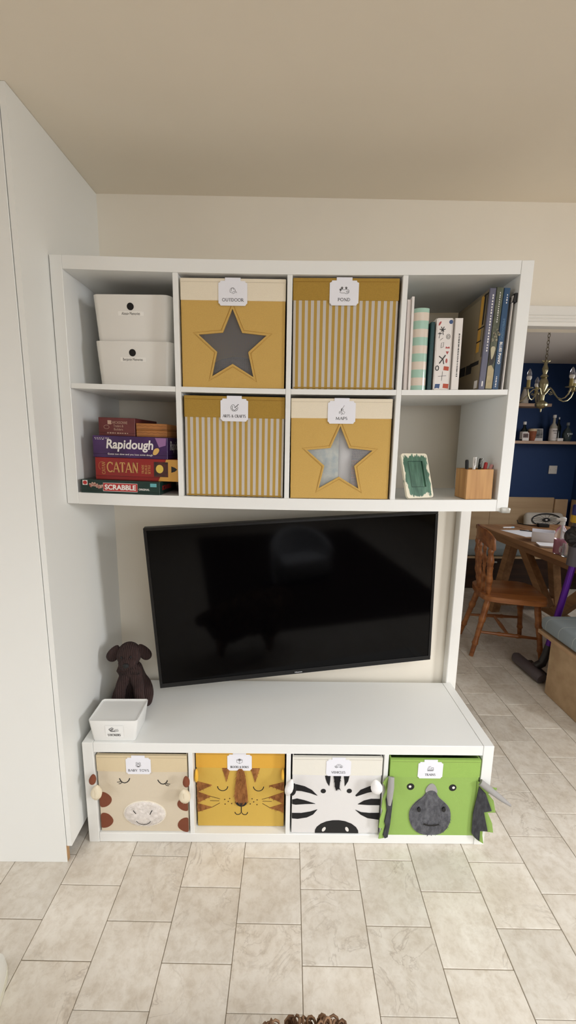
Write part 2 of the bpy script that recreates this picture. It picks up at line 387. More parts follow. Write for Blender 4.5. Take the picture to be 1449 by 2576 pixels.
g = G()
rows = [(WY, 2.385), (-.126, 2.366), (-1.5, 2.345), (Y0, 2.34)]
for (ya, za), (yb, zb) in zip(rows, rows[1:]): g.quad((X0, ya, za), (X1, ya, za), (X1, yb, zb), (X0, yb, zb))
for (ya, za), (yb, zb) in zip(rows, rows[1:]): g.quad((X0, ya, za+.1), (X1, ya, za+.1), (X1, yb, zb+.1), (X0, yb, zb+.1))
struct('ceiling', g, 'ceil', 'cream painted ceiling')
struct('wall_back', G().box(X0, OPX0, WY, WT, 0, ZC+.05).box(OPX0, OPX1, WY, WT, OPZ, ZC+.05).box(OPX1, X1, WY, WT, 0, ZC+.05), 'wall', 'cream wall behind the shelves')
struct('wall_left', G().box(X0-.1, X0, Y0, -3.45, 0, 2.45).box(X0-.1, X0, -1.05, WT, 0, 2.45).box(X0-.1, X0, -3.45, -1.05, 2.1, 2.45), 'wall_bounce')
struct('wall_right', G().box(X1, X1+.1, Y0, -2.06, 0, 2.45).box(X1, X1+.1, -1.5, WT, 0, 2.45).box(X1, X1+.1, -2.06, -1.5, 0, .98).box(X1, X1+.1, -2.06, -1.5, 2.26, 2.45), 'wall_bounce')
struct('wall_front', G().box(X0, 1.4, Y0-.1, Y0, 0, 2.45).box(3.6, X1, Y0-.1, Y0, 0, 2.45).box(1.4, 3.6, Y0-.1, Y0, 0, .6).box(1.4, 3.6, Y0-.1, Y0, 2.1, 2.45), 'wall_bounce')

glass = mk('window_glass', (250, 250, 250), .02, trans=1, spec=.5)
def window(name, x0, x1, y0, y1, z0, z1, n, along):
    fr = G(); t = .05
    o = None
    if along == 'x':
        fr.box(x0, x1, y0, y1, z0, z0+t).box(x0, x1, y0, y1, z1-t, z1)
        for i in range(n+1):
            c = x0+(x1-x0-t)*i/n; fr.box(c, c+t, y0, y1, z0+t, z1-t)
    else:
        fr.box(x0, x1, y0, y1, z0, z0+t).box(x0, x1, y0, y1, z1-t, z1)
        for i in range(n+1):
            c = y0+(y1-y0-t)*i/n; fr.box(x0, x1, c, c+t, z0+t, z1-t)
    o = struct(name, fr, 'gloss')
    for i in range(n):
        if along == 'x':
            c = x0+(x1-x0-t)*i/n; ob('pane', G().box(c+t, c+(x1-x0-t)/n, (y0+y1)/2-.002, (y0+y1)/2+.002, z0+t, z1-t), glass, o)
        else:
            c = y0+(y1-y0-t)*i/n; ob('pane', G().box((x0+x1)/2-.002, (x0+x1)/2+.002, c+t, c+(y1-y0-t)/n, z0+t, z1-t), glass, o)
window('window_1', X0-.08, X0-.02, -3.45, -1.05, 0, 2.1, 3, 'y')
window('added_front_frame', 1.4, 3.6, Y0-.08, Y0-.02, .6, 2.1, 3, 'x')  # unseen frame added to go with the front fill
window('window_2', X1+.02, X1+.08, -2.06, -1.5, .98, 2.26, 1, 'y')
window('added_roof_frame', 1.0, 2.5, -2.6, -1.5, 2.342, 2.36, 1, 'x')  # unseen frame added under the ceiling to go with the roof fill
window('window_3', X1+.0, X1+.06, .95, 2.15, 1.0, 2.0, 2, 'y')
# door casing round the opening to the dining room
o = struct('trim_1', G().box(1.464, OPX0, .337, WY, 0, OPZ, .003).box(OPX0-.012, OPX0, .345, WT+.002, 0, OPZ-.001), 'gloss', 'white gloss door casing upright beside the television wall')
struct('trim_2', G().box(1.464, OPX1+.05, .337, WY, OPZ, OPZ+.016, .002).box(1.464, OPX1+.05, .343, WY, OPZ+.016, OPZ+.032, .006, 2).box(1.464, OPX1+.05, .352, WY, OPZ+.032, OPZ+.045, .004, 2).box(1.464, OPX1+.05, .362, WY, OPZ+.045, OPZ+.083, .003), 'gloss', 'cream moulded door casing across the head of the opening')
struct('trim_3', G().box(OPX1, OPX1+.05, .337, WY, 0, OPZ, .003), 'gloss')
# dining room shell
struct('wall_dining_back', G().box(1.0, X1, YD, YD+.1, 0, 2.45), 'blue', 'navy blue painted dining room wall')
struct('wall_dining_right', G().box(X1, X1+.06, WT, .95, 0, 2.45).box(X1, X1+.06, 2.15, YD, 0, 2.45).box(X1, X1+.06, .95, 2.15, 0, 1.0).box(X1, X1+.06, .95, 2.15, 2.0, 2.45), 'blue')
struct('wall_dining_left', G().box(.9, 1.0, WT, YD, 0, 2.45), 'wall')
struct('ceiling_dining', G().box(.9, X1, WT, YD, ZD, ZD+.08), mk('dining_ceiling_paint', (222, 216, 208), .9), 'pale dining room ceiling')

# ------------------------------------------------------------------ tall cabinet on the left
t = thing('tall_cabinet', 'tall plain white cupboard reaching the ceiling left of the shelves', 'cabinet', (-.3, .13, 0))
def rel(g, o): return g.xf(Matrix.Translation(-Vector(o.location)))
g = G(); a = [(-.126, .066), (WY, .066), (WY, 2.384), (-.126, 2.365)]
va = [g.bm.verts.new((-.0185, y, z)) for y, z in a]; vb = [g.bm.verts.new((-.002, y, z)) for y, z in a]
g.bm.faces.new(va[::-1]); g.bm.faces.new(vb)
for i in range(4): g.bm.faces.new((va[i], va[(i+1) % 4], vb[(i+1) % 4], vb[i]))
ob('side_panel', rel(g, t), 'cab', t)
ob('door', rel(G().box(-.62, -.0212, -.1275, -.110, .0, 2.362, .0012), t), 'cab', t)
ob('raw_edge', rel(G().box(-.0212, -.0206, -.1265, -.111, .001, .066), t), 'chip', t)
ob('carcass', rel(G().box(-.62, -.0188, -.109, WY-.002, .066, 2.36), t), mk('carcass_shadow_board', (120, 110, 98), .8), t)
ob('plinth', rel(G().box(-.62, -.10, .02, .038, 0, .066), t), 'darkwood', t)

# ------------------------------------------------------------------ the two cube shelving units
B, D, C = .0385, .016, .335
WD, HU, HL = 4*C+3*D+2*B, 2*C+D+2*B, C+2*B
RL, TL_, SAG, RY, Z0, XL, YL = .0019, .0009, .0095, -.0181, 1.2555, .0201, -.0533
def U(x, y, z):
    """place inside the hung shelf, which is slightly skewed and sags in the middle"""
    xc = x-WD/2
    return Vector((x+RL*(z-HU/2)-RY*y, TL_*(HU/2-z)+RY*xc+y, Z0+z-RL*xc-SAG*(1-(xc/(WD/2))**2)))
def urot(x):
    return (0, RL-SAG*2*(x-WD/2)/(WD/2)**2, RY)
DU = .362
t = thing('hung_shelf', 'white eight-cube shelf unit hung on the wall above the television', 'shelf', U(WD/2, DU/2, 0))
def ubox(name, x0, x1, y0, y1, z0, z1, nx=1, bev=.0012):
    g = G().box(x0, x1, y0, y1, z0, z1, bev, 1, nx)
    for v in g.bm.verts: v.co = U(*v.co)-Vector(t.location)
    return ob(name, g, 'white', t)
ubox('side_panel', 0, B-.0008, 0, DU, 0, HU)
ubox('side_panel', WD-B+.0008, WD, 0, DU, 0, HU)
ubox('top_board', B, WD-B, .0006, DU, HU-B, HU, 14)
ubox('bottom_board', B, WD-B, .0006, DU, 0, B, 14)
for k in (1, 2, 3):
    x = B+k*C+(k-1)*D; ubox('divider', x, x+D, .0015, DU, B, HU-B)
for k in range(4):
    x = B+k*(C+D); ubox('shelf_board', x+.0004, x+C-.0004, .002, DU, B+C, B+C+D, 4)
gu = G().box(1.4385, 1.4705, -.0095, .022, 1.2485, 1.2665, .004, 2)
for v in gu.bm.verts:
    if v.co.z < 1.258: v.co.x = 1.455+(v.co.x-1.455)*.92; 
for v in gu.bm.verts: v.co = v.co+Vector((0, RY*WD/2, 0))-Vector(t.location)
o = ob('corner_guard', gu, mk('clear_plastic', (225, 222, 212), .12, trans=.55, spec=.6), t, smooth=True); o['label'] = 'clear plastic corner guard'

t2 = thing('cube_bench', 'low white four-cube unit standing on the tiles under the television', 'shelf', (XL+WD/2, YL+.195, 0))
def lbox(name, x0, x1, y0, y1, z0, z1, bev=.0013):
    return ob(name, G().box(XL+x0, XL+x1, YL+y0, YL+y1, z0, z1, bev).xf(Matrix.Translation(-Vector(t2.location))), 'white', t2)
lbox('side_panel', 0, B-.0008, 0, .388, 0, HL); lbox('side_panel', WD-B+.0008, WD, 0, .388, 0, HL)
lbox('top_board', B, WD-B, .0005, .388, HL-B, HL-.0005); lbox('bottom_board', B, WD-B, .0005, .388, .0012, B)
for k in (1, 2, 3):
    x = B+k*C+(k-1)*D; lbox('divider', x, x+D, .0015, .388, B, HL-B)

# ------------------------------------------------------------------ television on a swivel arm
RT = Matrix.Rotation(.1304, 3, 'Z') @ Matrix.Rotation(.0451, 3, 'X') @ Matrix.Rotation(-.0477, 3, 'Y')
t = thing('television', 'large black flat screen television turned askew on its wall arm', 'television', (.7882, .1669, .8644), RT.to_euler())
w2, h2 = 1.113/2, .645/2
tvb = mk('tv_black_plastic', (15, 15, 16), .35, spec=.35)
g = G(); be = .0105; bb = .019
g.box(-w2, w2, 0, .028, h2-be, h2, .0012).box(-w2, w2, 0, .028, -h2, -h2+bb, .0012).box(-w2, -w2+be, 0.0002, .028, -h2+bb, h2-be).box(w2-be, w2, .0002, .028, -h2+bb, h2-be)
ob('bezel', g, tvb, t)
ob('screen', G().box(-w2+be, w2-be, .003, .02, -h2+bb, h2-be), mk('tv_screen_glass', (2, 2, 3), .08, spec=.13), t)
ob('back_shell', G().box(-w2+.01, w2-.01, .02, .03, -h2+.02, h2-.01).box(-.36, .36, .028, .07, -h2+.03, .1, .01), tvb, t)
ob('swivel_arm', G().box(-.12, .12, .07, .08, -.12, .12, .002).tube([(0, .08, 0), (.1, .13, 0)], .018), mk('dark_steel', (40, 40, 42), .4, metal=.8), t)
o = ftext('maker_name', 'Hisense', .030, .0052, -.010, -h2+.0085, -.0006, mk('silver_print', (205, 205, 208), .4), t, bold=.02)

# ------------------------------------------------------------------ label cards (printed icon + word)
def icon(g, kind, cx, cz, s, y):
    P = lambda pts: [(cx+p[0]*s, cz+p[1]*s) for p in pts]
    lw = .085*s
    R = lambda pts, k=1: g.ribbon(P(pts), lw*k, y)
    if kind == 'cap':
        R(arc(-.05, -.1, .75, .85, 0, 180)); R(arc(-.05, -.1, .35, .85, 20, 180)); R([(-.8, -.1), (-.75, -.35), (-.4, -.45)]); R([(.68, .0), (1.1, -.45), (.6, -.4), (.1, -.75), (-.3, -.5), (.1, -.25), (.65, -.1)])
    elif kind == 'pond':
        R([(-1.1, -.5), (-.6, -.62), (.1, -.6), (.5, -.8), (1.0, -.75), (1.3, -.4), (1.3, 0), (1.0, .25), (.3, .25), (-.1, .15), (-.5, .3), (-.8, .2)]); R(ell(.85, -.3, .28, .2, 12)+[(1.13, -.3)])
        R([(-1.1, -.5), (-1.15, -.35), (-.9, -.25)], 1)
        for x, z in ((-1.0, -.1), (-.6, .35), (.5, .35)):
            for d in (-.3, -.1, .12, .32): R([(x, z), (x+d, z+.7-abs(d))], 1.5)
    elif kind == 'palette':
        R([(-.2, .85), (-.7, .7), (-1, .2), (-.9, -.4), (-.4, -.85), (.3, -.9), (.9, -.5), (1, .1), (.8, .4)], 1.3); R([(-.2, .85), (.1, .6), (.1, .2), (.5, .25)], 1.2); R([(.1, 0), (1.2, 1.0)], 2)
        for a in (150, 190, 230, 270, 310, 350): g.prism(P(ell(.6*cos(radians(a)), .6*sin(radians(a))-.05, .14, .14, 8)), y, y+.0001)
    elif kind == 'map':
        R([(.7, 1.3), (.35, .7), (.1, .5), (.45, .2), (.35, -.2), (.9, -.6), (.6, -1.1), (.1, -1.0)]); R([(.1, .5), (-.2, .2), (0, -.1), (-.3, -.3), (-.7, -.5), (-.7, -.9), (-.3, -.7), (0, -.5), (.2, -.8), (-.1, -1.3)], 1.3); R([(-.2, .2), (.05, .3), (0, -.3)], 2)
    elif kind == 'rattle':
        R(ell(0, -.3, .75, .6, 16)+[(.75, -.3)], 1.2); R(ell(0, -.35, .4, .3, 12)+[(.4, -.35)], 1.4); R([(-.5, .15), (-.75, .55), (-.45, .8), (0, .35), (.45, .8), (.75, .55), (.5, .15)], 1.2); R([(-.4, -.75), (.4, -.75)], 1.5)
    elif kind == 'block':
        R([(0, .9), (-.9, .45), (-.9, -.4), (0, -.9), (.9, -.4), (.9, .45), (0, .9)], 1.2); R([(-.9, .45), (0, 0), (.9, .45)], 1.2); R([(0, 0), (0, -.9)]); g.prism(P([(0, .75), (-.55, .45), (0, .15), (.55, .45)]), y, y+.0001)
    elif kind == 'car':
        R([(-1.2, -.2), (-1.15, .15), (-.7, .3), (-.4, .75), (.5, .75), (.85, .3), (1.25, .2), (1.3, -.2), (-1.2, -.2)]); R([(-.7, .3), (.85, .3)]); R([(.05, .75), (.05, .3)])
        for x in (-.7, .75): R(ell(x, -.25, .28, .28, 12)+[(x+.28, -.25)], 1.3)
    elif kind == 'train':
        R([(-.9, .0), (-.6, .7), (-.2, .9), (.1, .8)]); R([(-1, -.3), (-.9, .0), (.9, .0), (1, -.3), (1, -.6), (-1, -.6), (-1, -.3), (1, -.3)]); R([(.2, 0), (.2, .35), (.9, .4), (.9, 0)], 1.4); R([(-.5, .5), (-.1, .5)], 1.4)
        for x in (-.7, -.25, .2, .65): R(ell(x, -.65, .18, .18, 8)+[(x+.18, -.65)], 1)
    elif kind == 'sticker':
        R([(-1.1, .1), (-.3, .6), (0, .3), (-.4, -.2), (-.8, -.3), (-1.1, .1)], 1.6); R([(-.8, -.2), (-.2, .35)], 1.6); R([(-.8, -.45), (.2, -.4), (.5, .1), (.6, -.25), (.9, .1), (1.2, -.35), (.4, -.5), (-.7, -.5)], 1.3)
def card(parent, word, kind, cx, ztop, y, wd=.089, h=.071, tab=.048, txt=None):
    n = .0065; x0, x1, z1, z0 = cx-wd/2, cx+wd/2, ztop-.0075, ztop-.0075-h
    poly = [(x0+n, z0), (x1-n, z0), (x1-n*.4, z0+n*.9), (x1, z0+n), (x1, z1-n), (x1-n*.9, z1-n*.6), (x1-n, z1), (cx+tab/2, z1), (cx+tab/2, ztop+.0015), (cx-tab/2, ztop+.0015), (cx-tab/2, z1), (x0+n, z1), (x0+n*.9, z1-n*.6), (x0, z1-n), (x0, z0+n), (x0+n*.4, z0+n*.9)]
    o = ob('label_card', G().prism(poly, y-.0011, y), 'card', parent); o['label'] = 'white notched label card clipped over the rim'
    g = G(); icon(g, kind, cx, z0+h*.60, .0115, y-.0014); ob('icon', g, 'ink', o)
    lw = txt or min(.074, .0095*len(word))
    g = G(); serif(g, word, cx, z0+h*.235, .0088, y-.0014, 1.25, width=lw); ob('lettering', g, 'ink', o)

# ------------------------------------------------------------------ canvas storage cubes in the hung shelf
def star(R, cx, cz, n=5, inner=.5, rot=90):
    return [(cx+(R if i % 2 == 0 else R*inner)*cos(radians(rot+36*i)), cz+(R if i % 2 == 0 else R*inner)*sin(radians(rot+36*i))) for i in range(10)]
def holed(g, outer, inner, y0, y1):
    for y in (y0, y1):
        a = [g.bm.verts.new((x, y, z)) for x, z in outer]; b = [g.bm.verts.new((x, y, z)) for x, z in inner]
        es = [g.bm.edges.new((l[i], l[(i+1) % len(l)])) for l in (a, b) for i in range(len(l))]
        bmesh.ops.triangle_fill(g.bm, edges=es, use_beauty=True)
        if y == y0: A, Bq = a, b
    for l0, l1 in ((A, a), (Bq, b)):
        n = len(l0)
        for i in range(n): g.bm.faces.new((l0[i], l0[(i+1) % n], l1[(i+1) % n], l1[i]))
    return g
CW, CH, CD = .3235, .322, .325
def cube(label, col, row, kind, word, ic, body, band, bandh, net=None, dx=0, dy=.010, tilt=0, cardx=0, ch=CH):
    x = B+col*(C+D)+C/2+dx; r = urot(x)
    t = thing('storage_cube', label, 'storage box', U(x, dy, B+row*(C+D)), (r[0], r[1]+tilt, r[2]), 'canvas storage cubes in the hung shelf')
    t.location.z += .0018
    w2 = CW/2
    g = G().box(-w2, -w2+.004, .004, CD, 0, ch).box(w2-.004, w2, .004, CD, 0, ch).box(-w2, w2, CD-.004, CD, 0, ch).box(-w2, w2, .004, CD, 0, .004)
    ob('body', g, body, t)
    if net:
        sc = .124; st_ = star(.112, -.002, sc, inner=.46)
        g = G(); holed(g, [(-w2, 0), (w2, 0), (w2, ch), (-w2, ch)], st_, 0, .004)
        ob('front_panel', g, body, t)
        g = G(); holed(g, star(.1235, -.002, sc, inner=.462), st_, -.0012, .0005)
        ob('star_trim', g, body, t)
        g = G(); so = star(.130, -.002, sc, inner=.465); g.ribbon(so+[so[0]], .0011, -.0004); ob('stitching', g, 'stitch', t)
        g = G(); g.bm.faces.new([g.bm.verts.new((p[0], .0046, p[1])) for p in star(.117, -.002, sc, inner=.46)])
        o = ob('mesh_window', g, net, t); o['label'] = 'star-shaped netting window'
    else:
        ob('front_panel', G().box(-w2, w2, 0, .004, 0, ch, .0018), body, t)
        ob('piping', G().tube([(-w2+.004, -.0012, .004), (w2-.004, -.0012, .004)], .0022, 6), 'ochre', t)
    g = G().box(-w2-.0012, w2+.0012, -.0022, .012, ch-bandh, ch+.0006, .002, 2).box(-w2-.0012, -w2+.002, .006, CD, ch-bandh, ch).box(w2-.002, w2+.0012, .006, CD, ch-bandh, ch)
    bo = ob('band', g, band, t)
    g = G(); g.ribbon([(-w2+.002, ch-.0105), (w2-.002, ch-.0105)], .0012, -.0026)
    ob('hem_stitching', g, mk(band+'_stitch', {'cream': (205, 192, 165), 'ochre': (140, 100, 24)}[band], .9), bo)
    card(t, word, ic, cardx, ch, -.003)
    return t
cube('mustard canvas cube with a dark star window, card reading OUTDOOR', 1, 1, 'star', 'OUTDOOR', 'cap', 'mustard', 'cream', .063, 'net_d', tilt=-.004)
cube('mustard and white striped canvas cube, card reading POND', 2, 1, 'stripe', 'POND', 'pond', 'stripe', 'ochre', .0635, dx=-.001, cardx=-.006, ch=.327)
cube('mustard and white striped canvas cube, card reading ARTS & CRAFTS', 1, 0, 'stripe', 'ARTS & CRAFTS', 'palette', 'stripe', 'ochre', .067, dx=.001, dy=.012, ch=.324)
cube('mustard canvas cube with a star window full of maps', 2, 0, 'star', 'MAPS', 'map', 'mustard', 'cream', .062, 'net_l', dx=-.001, dy=.010)
# what shows through the star windows
xm = B+2*(C+D)+C/2; ym = .010
mp = U(xm, ym, B)
def inside(name, label, cat, g, mat, col, row, dx, dy, dz, rot=(0, 0, 0), smooth=False):
    x = B+col*(C+D)+C/2; p = U(x+dx, dy, B+row*(C+D)+.006+dz)
    return tag(ob(name, g, mat, None, smooth, p, rot), label, cat)
inside('rolled_map', 'rolled white map standing behind the star window', 'map', G().lathe([(.030, 0), (.030, .27), (.027, .27), (.027, .268)], (0, 0, 0), n=20), mk('map_paper', (226, 224, 226), .6), 2, 0, .008, .068, .006, (0, .05, 0), True)
inside('folded_map', 'folded pale green and blue map left of the rolled one', 'map', G().box(-.062, .062, -.004, .004, 0, .235, .001), mk('map_print', (222, 226, 212), .6, col2=(150, 178, 186), vscale=38, detail=7), 2, 0, -.066, .032, .001, (-.04, 0, 0))
inside('guide_book', 'purple and white book behind the star window', 'book', G().box(-.05, .05, 0, .02, 0, .22, .001), mk('purple_cover', (74, 62, 128), .5), 2, 0, .088, .085, .001, (-.05, 0, 0))
inside('small_book', 'red-edged dark book low behind the star window', 'book', G().box(-.035, .035, 0, .02, 0, .12, .001), mk('red_dark_cover', (170, 70, 60), .5, col2=(60, 30, 30), vscale=30, stretch=(.2, .2, 3)), 2, 0, .078, .042, .001, (-.05, 0, 0))
inside('grey_cap', 'crumpled grey cloth cap behind the dark star window', 'cap', G().ball((0, 0, .055), (.10, .075, .055), 18, 10), mk('grey_cloth', (92, 92, 98), .9, var=.4, vscale=40), 1, 1, .0, .12, 0, smooth=True)

# ------------------------------------------------------------------ stacked white lidless boxes
def tub(label, z, word, y=.045):
    xc = .2245; t = thing('stacking_box', label, 'storage box', U(xc, y, B+C+D), (0, .012, -.055), 'white stacking boxes'); t.location.z += .0032+z
    wb, wt, h, db, dt, th = .1185, .1285, .139, .27, .285, .003
    g = G(); n = 5
    def ring(w_, d_, z_, rr, ins=0):
        pts = []
        for cx, cy, a0 in ((w_-rr, rr, -90), (w_-rr, d_-rr, 0), (-w_+rr, d_-rr, 90), (-w_+rr, rr, 180)):
            for i in range(n+1):
                a = radians(a0+90*i/n); pts.append(g.bm.verts.new((cx+(rr-ins)*cos(a), cy+(rr-ins)*sin(a), z_)))
        return pts
    r0 = ring(wb, db, 0, .02); r1 = ring(wt, dt, h, .022); r2 = ring(wt, dt, h, .022, th); r3 = ring(wb, db, .004, .02, th)
    for v in r0: v.co.y += .008
    for v in r3: v.co.y += .008
    m = len(r0)
    for a, b in ((r0, r1), (r1, r2), (r2, r3)):
        for i in range(m): g.bm.faces.new((a[i], a[(i+1) % m], b[(i+1) % m], b[i]))
    g.bm.faces.new(r0[::-1]); g.bm.faces.new(r3)
    ob('body', g, 'plastic', t, smooth=True)
    sl = -.008/h
    def face(gg):
        for v in gg.bm.verts: v.co.y += .008+sl*v.co.z-.0006
        return gg
    o = ob('finger_hole', face(G().prism(ell(-.002, .104, .0112, .0112, 20), -.0002, .0006)), 'dark', t); o['label'] = 'round black finger hole'
    o = ob('label_strip', face(G().box(-.043, .040, -.0002, .0006, .077, .0895)), mk('label_tape', (244, 241, 234), .4), t)
    q = ftext('lettering', word, .0655 if 'B' in word else .060, .0112 if 'B' in word else .0088, -.0015, .0820 if 'B' in word else .0830, -.0005, 'black', o)
    for v in q.data.vertices: v.co.y += .008+sl*v.co.z-.0006
tub('lower white plastic stacking box with a black finger hole', 0, 'Benjamin Memories')
tub('upper white plastic stacking box resting on the other one', .1405, 'Alistair Memories')

# ------------------------------------------------------------------ board games, lower left cube
zs = B
def game(name, label, x0, x1, y0, y1, z, h, mat, rz=0, cat='board game'):
    t = thing(name, label, cat, U((x0+x1)/2, (y0+y1)/2, zs+z), (0, urot(.2)[1], RY+rz), 'board games in the hung shelf'); t.location.z += .0012
    wx, wy = (x1-x0)/2, (y1-y0)/2
    ob('box', G().box(-wx, wx, -wy, wy, 0, h, .0012), mat, t)
    ob('lid_seam', G().box(-wx-.0004, wx+.0004, -wy-.0004, wy+.0004, h*.16, h*.16+.0008), 'dark', t)
    return t, wx, -wy-.0007
gold = mk('gold_print', (196, 150, 88), .5); wht = mk('white_print', (232, 228, 222), .5); red = mk('red_print', (176, 44, 42), .5)
t, wx, y = game('word_game_box', 'dark green flat game box at the bottom of the stack', .050, .312, -.003, .19, 0, .0435, mk('green_box', (22, 52, 46), .35, var=.2), -.0)
p = ob('title_plate', G().box(-.056, .058, y-.0002, y+.001, .0075, .0345, .0005), red, t)
ob('plate_rim', G().ribbon([(-.056, .0075), (.058, .0075), (.058, .0345), (-.056, .0345), (-.056, .0075)], .0012, y-.0005), wht, p)
ftext('title', 'SCRABBLE', .104, .0175, .001, .021, y-.0006, wht, t, bold=.035)
ftext('subtitle', 'ORIGINAL', .036, .0065, .080, .0165, y-.0002, wht, t, bold=.03)
ob('maker_badge', G().box(-.124, -.108, y-.0001, y+.001, .0255, .0415), wht, t); ob('badge_disc', G().prism(ell(-.116, .0335, .0068, .0062), y-.0004, y), red, t)
g = G()
for k in range(6): g.prism(ell(-.098+k*.0072, .025+.004*sin(k*1.1), .0045, .0075, 8, .4-k*.2), y-.0002-.00005*k, y)
ob('tile_picture', g, mk('ivory_print', (206, 190, 170), .5, col2=(150, 60, 50), vscale=120), t)
ob('age_label', G().box(.100, .121, y-.0001, y+.001, .026, .0375), mk('teal_label', (98, 168, 172), .5), t)
q = ftext('side_title', 'SCRABBLE', .10, .016, -.02, .021, wx+.0008, red, t, bold=.03, plane='yz')
t, wx, y = game('settlers_game_box', 'red and ochre game box, third from the top of the stack', .091, .371, .020, .31, .0438, .0735, mk('red_box', (146, 36, 34), .35, var=.1), 0)
g = G(); serif(g, 'CATAN', -.048, .042, .034, y-.0002, 1.05, width=.106); ob('title', g, gold, t)
g = G(); serif(g, 'CATAN', -.112, .038, .011, y-.0002, 1.1, width=.040, rot=pi/2); g.ribbon(arc(-.117, .045, .011, .014, 60, 240), .0009, y-.0002); ob('side_title', g, gold, t)
g = G()
for i, wd in enumerate(('TRADE', 'BUILD', 'SETTLE')): serif(g, wd, .0195+i*.0108, .038, .0075, y-.0002, 1.3, width=.030, rot=pi/2)
ob('motto', g, gold, t)
ob('ochre_corner', G().prism([(.071, .0005), (.1398, .0005), (.1398, .073), (.098, .073), (.092, .055), (.080, .02)], y-.0001, y+.0006), mk('ochre_print', (198, 148, 66), .5), t)
ob('picture', G().box(.057, .104, y-.0004, y+.001, .0145, .064), mk('dark_red_print', (78, 30, 26), .5, col2=(36, 22, 16), vscale=60), t)
ob('sun', G().prism(ell(.076, .041, .0125, .014), y-.0007, y), mk('sun_print', (214, 184, 80), .5), t)
ob('crest', G().prism([(.115, .051), (.127, .047), (.1345, .041), (.127, .034), (.115, .030)], y-.0004, y), 'black', t)
t, wx, y = game('dough_game_box', 'purple modelling game box with white title in the stack', .088, .336, .018, .27, .1176, .071, mk('purple_box', (74, 46, 98), .3, col2=(52, 30, 72), vscale=14), 0)
ftext('title', 'Rapidough', .156, .040, -.001, .040, y-.0003, wht, t, bold=.025, shear=.12)
ftext('subtitle', 'Guess too slow and you lose some dough', .150, .0075, .0, .0112, y-.0003, wht, t, bold=.01)
g = G(); marks(g, -.092, .063, 7, .0022, .05, y-.0002, seed=3); marks(g, -.1, .059, 4, .0022, .03, y-.0002, seed=4); ob('small_print', g, wht, t)
ob('dough_figure', G().prism(smoothpoly([(.074, .014), (.079, .032), (.092, .037), (.098, .030), (.092, .018), (.083, .012)]), y-.0004, y), mk('dough_print', (214, 172, 96), .5), t)
ob('light_burst', G().prism([(.083, .069), (.12, .069), (.118, .045), (.096, .038)], y-.0001, y), mk('mauve_print', (146, 104, 150), .5), t)
ftext('side_title', 'Rapidough', .16, .040, -.02, .040, wx+.0008, wht, t, bold=.02, plane='yz', shear=.12)
t, wx, y = game('tile_game_box', 'maroon game box on the very top of the stack', .107, .229, .030, .235, .189, .059, mk('maroon_box', (104, 44, 44), .5, var=.2, vscale=25), -.02)
tan = mk('tan_print', (186, 156, 136), .5)
ob('maker_badge', G().box(-.030, -.018, y-.0001, y+.001, .037, .050), tan, t)
ftext('title', 'CARCASSONNE', .056, .0085, .008, .0435, y-.0002, tan, t); ftext('name_line', 'Traders &', .033, .008, .006, .0325, y-.0002, tan, t); ftext('second_line', 'Builders', .030, .0075, .006, .0215, y-.0002, tan, t)
g = G(); marks(g, .005, .009, 9, .004, .075, y-.0002, seed=5); g.ribbon(ell(-.034, .028, .009, .006, 14)+[(-.025, .028)], .001, y-.0002); ob('small_print', g, tan, t)
for i, nm in enumerate(('lower', 'upper')):
    t, wx, y = game('amber_game_box', nm+' of two thin amber boxes beside the maroon game', .2305, .333, .030, .27, .189+i*.0222, .0215, mk('amber_box', (172, 112, 56), .5, var=.2, vscale=30), -.0)
    g = G(); g.ribbon([(-.05+.01*k, .012+(.003 if k % 2 else 0)) for k in range(11)], .001, y-.0001); ob('wavy_line', g, mk('amber_dark_print', (120, 72, 34), .6), t)

# ------------------------------------------------------------------ books, upper right cube
def book(label, x0, x1, h, mat, dy=.012, dp=.2, lean=0, name='book', rnd=.0015, cat='book', pages=True):
    xm = (x0+x1)/2
    t = thing(name, label, cat, U(xm, dy, B+C+D), (0, urot(1.3)[1]+lean, RY), 'books in the hung shelf'); t.location.z += .0012+abs(lean)*(x1-x0)/2
    w2 = (x1-x0)/2
    ct_ = min(.0016, w2*.35)
    g = G().box(-w2, -w2+ct_, 0, dp, 0, h).box(w2-ct_, w2, 0, dp, 0, h).box(-w2, w2, -.0012, ct_, 0, h, rnd if w2 > .004 else .0004)
    ob('cover', g, mat, t)
    if pages: ob('pages', G().box(-w2+ct_, w2-ct_, ct_, dp-.003, .002, h-.003), mk('page_edges', (222, 212, 192), .9, var=.15, vscale=8, stretch=(400, 1, 1)), t)
    return t, w2
bw = mk('white_book_cover', (230, 224, 218), .5)
book('leftmost thin white booklet in the row of books', 1.1003, 1.1125, .270, mk('pinkish_white_cover', (222, 212, 206), .5), .016, lean=.006)
book('thin white booklet against the mint striped album', 1.114, 1.1215, .277, bw, .012, lean=.002)
t = thing('photo_album', 'mint and cream striped album with rounded glossy spine', 'book', U(1.148, .012, B+C+D), (0, urot(1.15)[1], RY), 'books in the hung shelf'); t.location.z += .001
g = G(); prof = [(-.0245, .21), (-.0245, .012)]+[(-.0245*cos(radians(a)), .012-.012*sin(radians(a))) for a in range(15, 180, 15)]+[(.0245, .012), (.0245, .21)]
a = [g.bm.verts.new((x, y, 0)) for x, y in prof]; b = [g.bm.verts.new((x, y, .245)) for x, y in prof]
for i in range(len(prof)): g.bm.faces.new((a[i], a[(i+1) % len(prof)], b[(i+1) % len(prof)], b[i]))
g.bm.faces.new(a); g.bm.faces.new(b[::-1])
ob('cover', g, stripes('mint_stripe_gloss', (164, 200, 182), (222, 208, 192), .0485, 'Z', .5, .2, .01), t, smooth=True)
book('dark teal book squeezed between the striped and travel albums', 1.1755, 1.1875, .204, mk('teal_cover', (20, 62, 64), .45), .014, lean=.012)
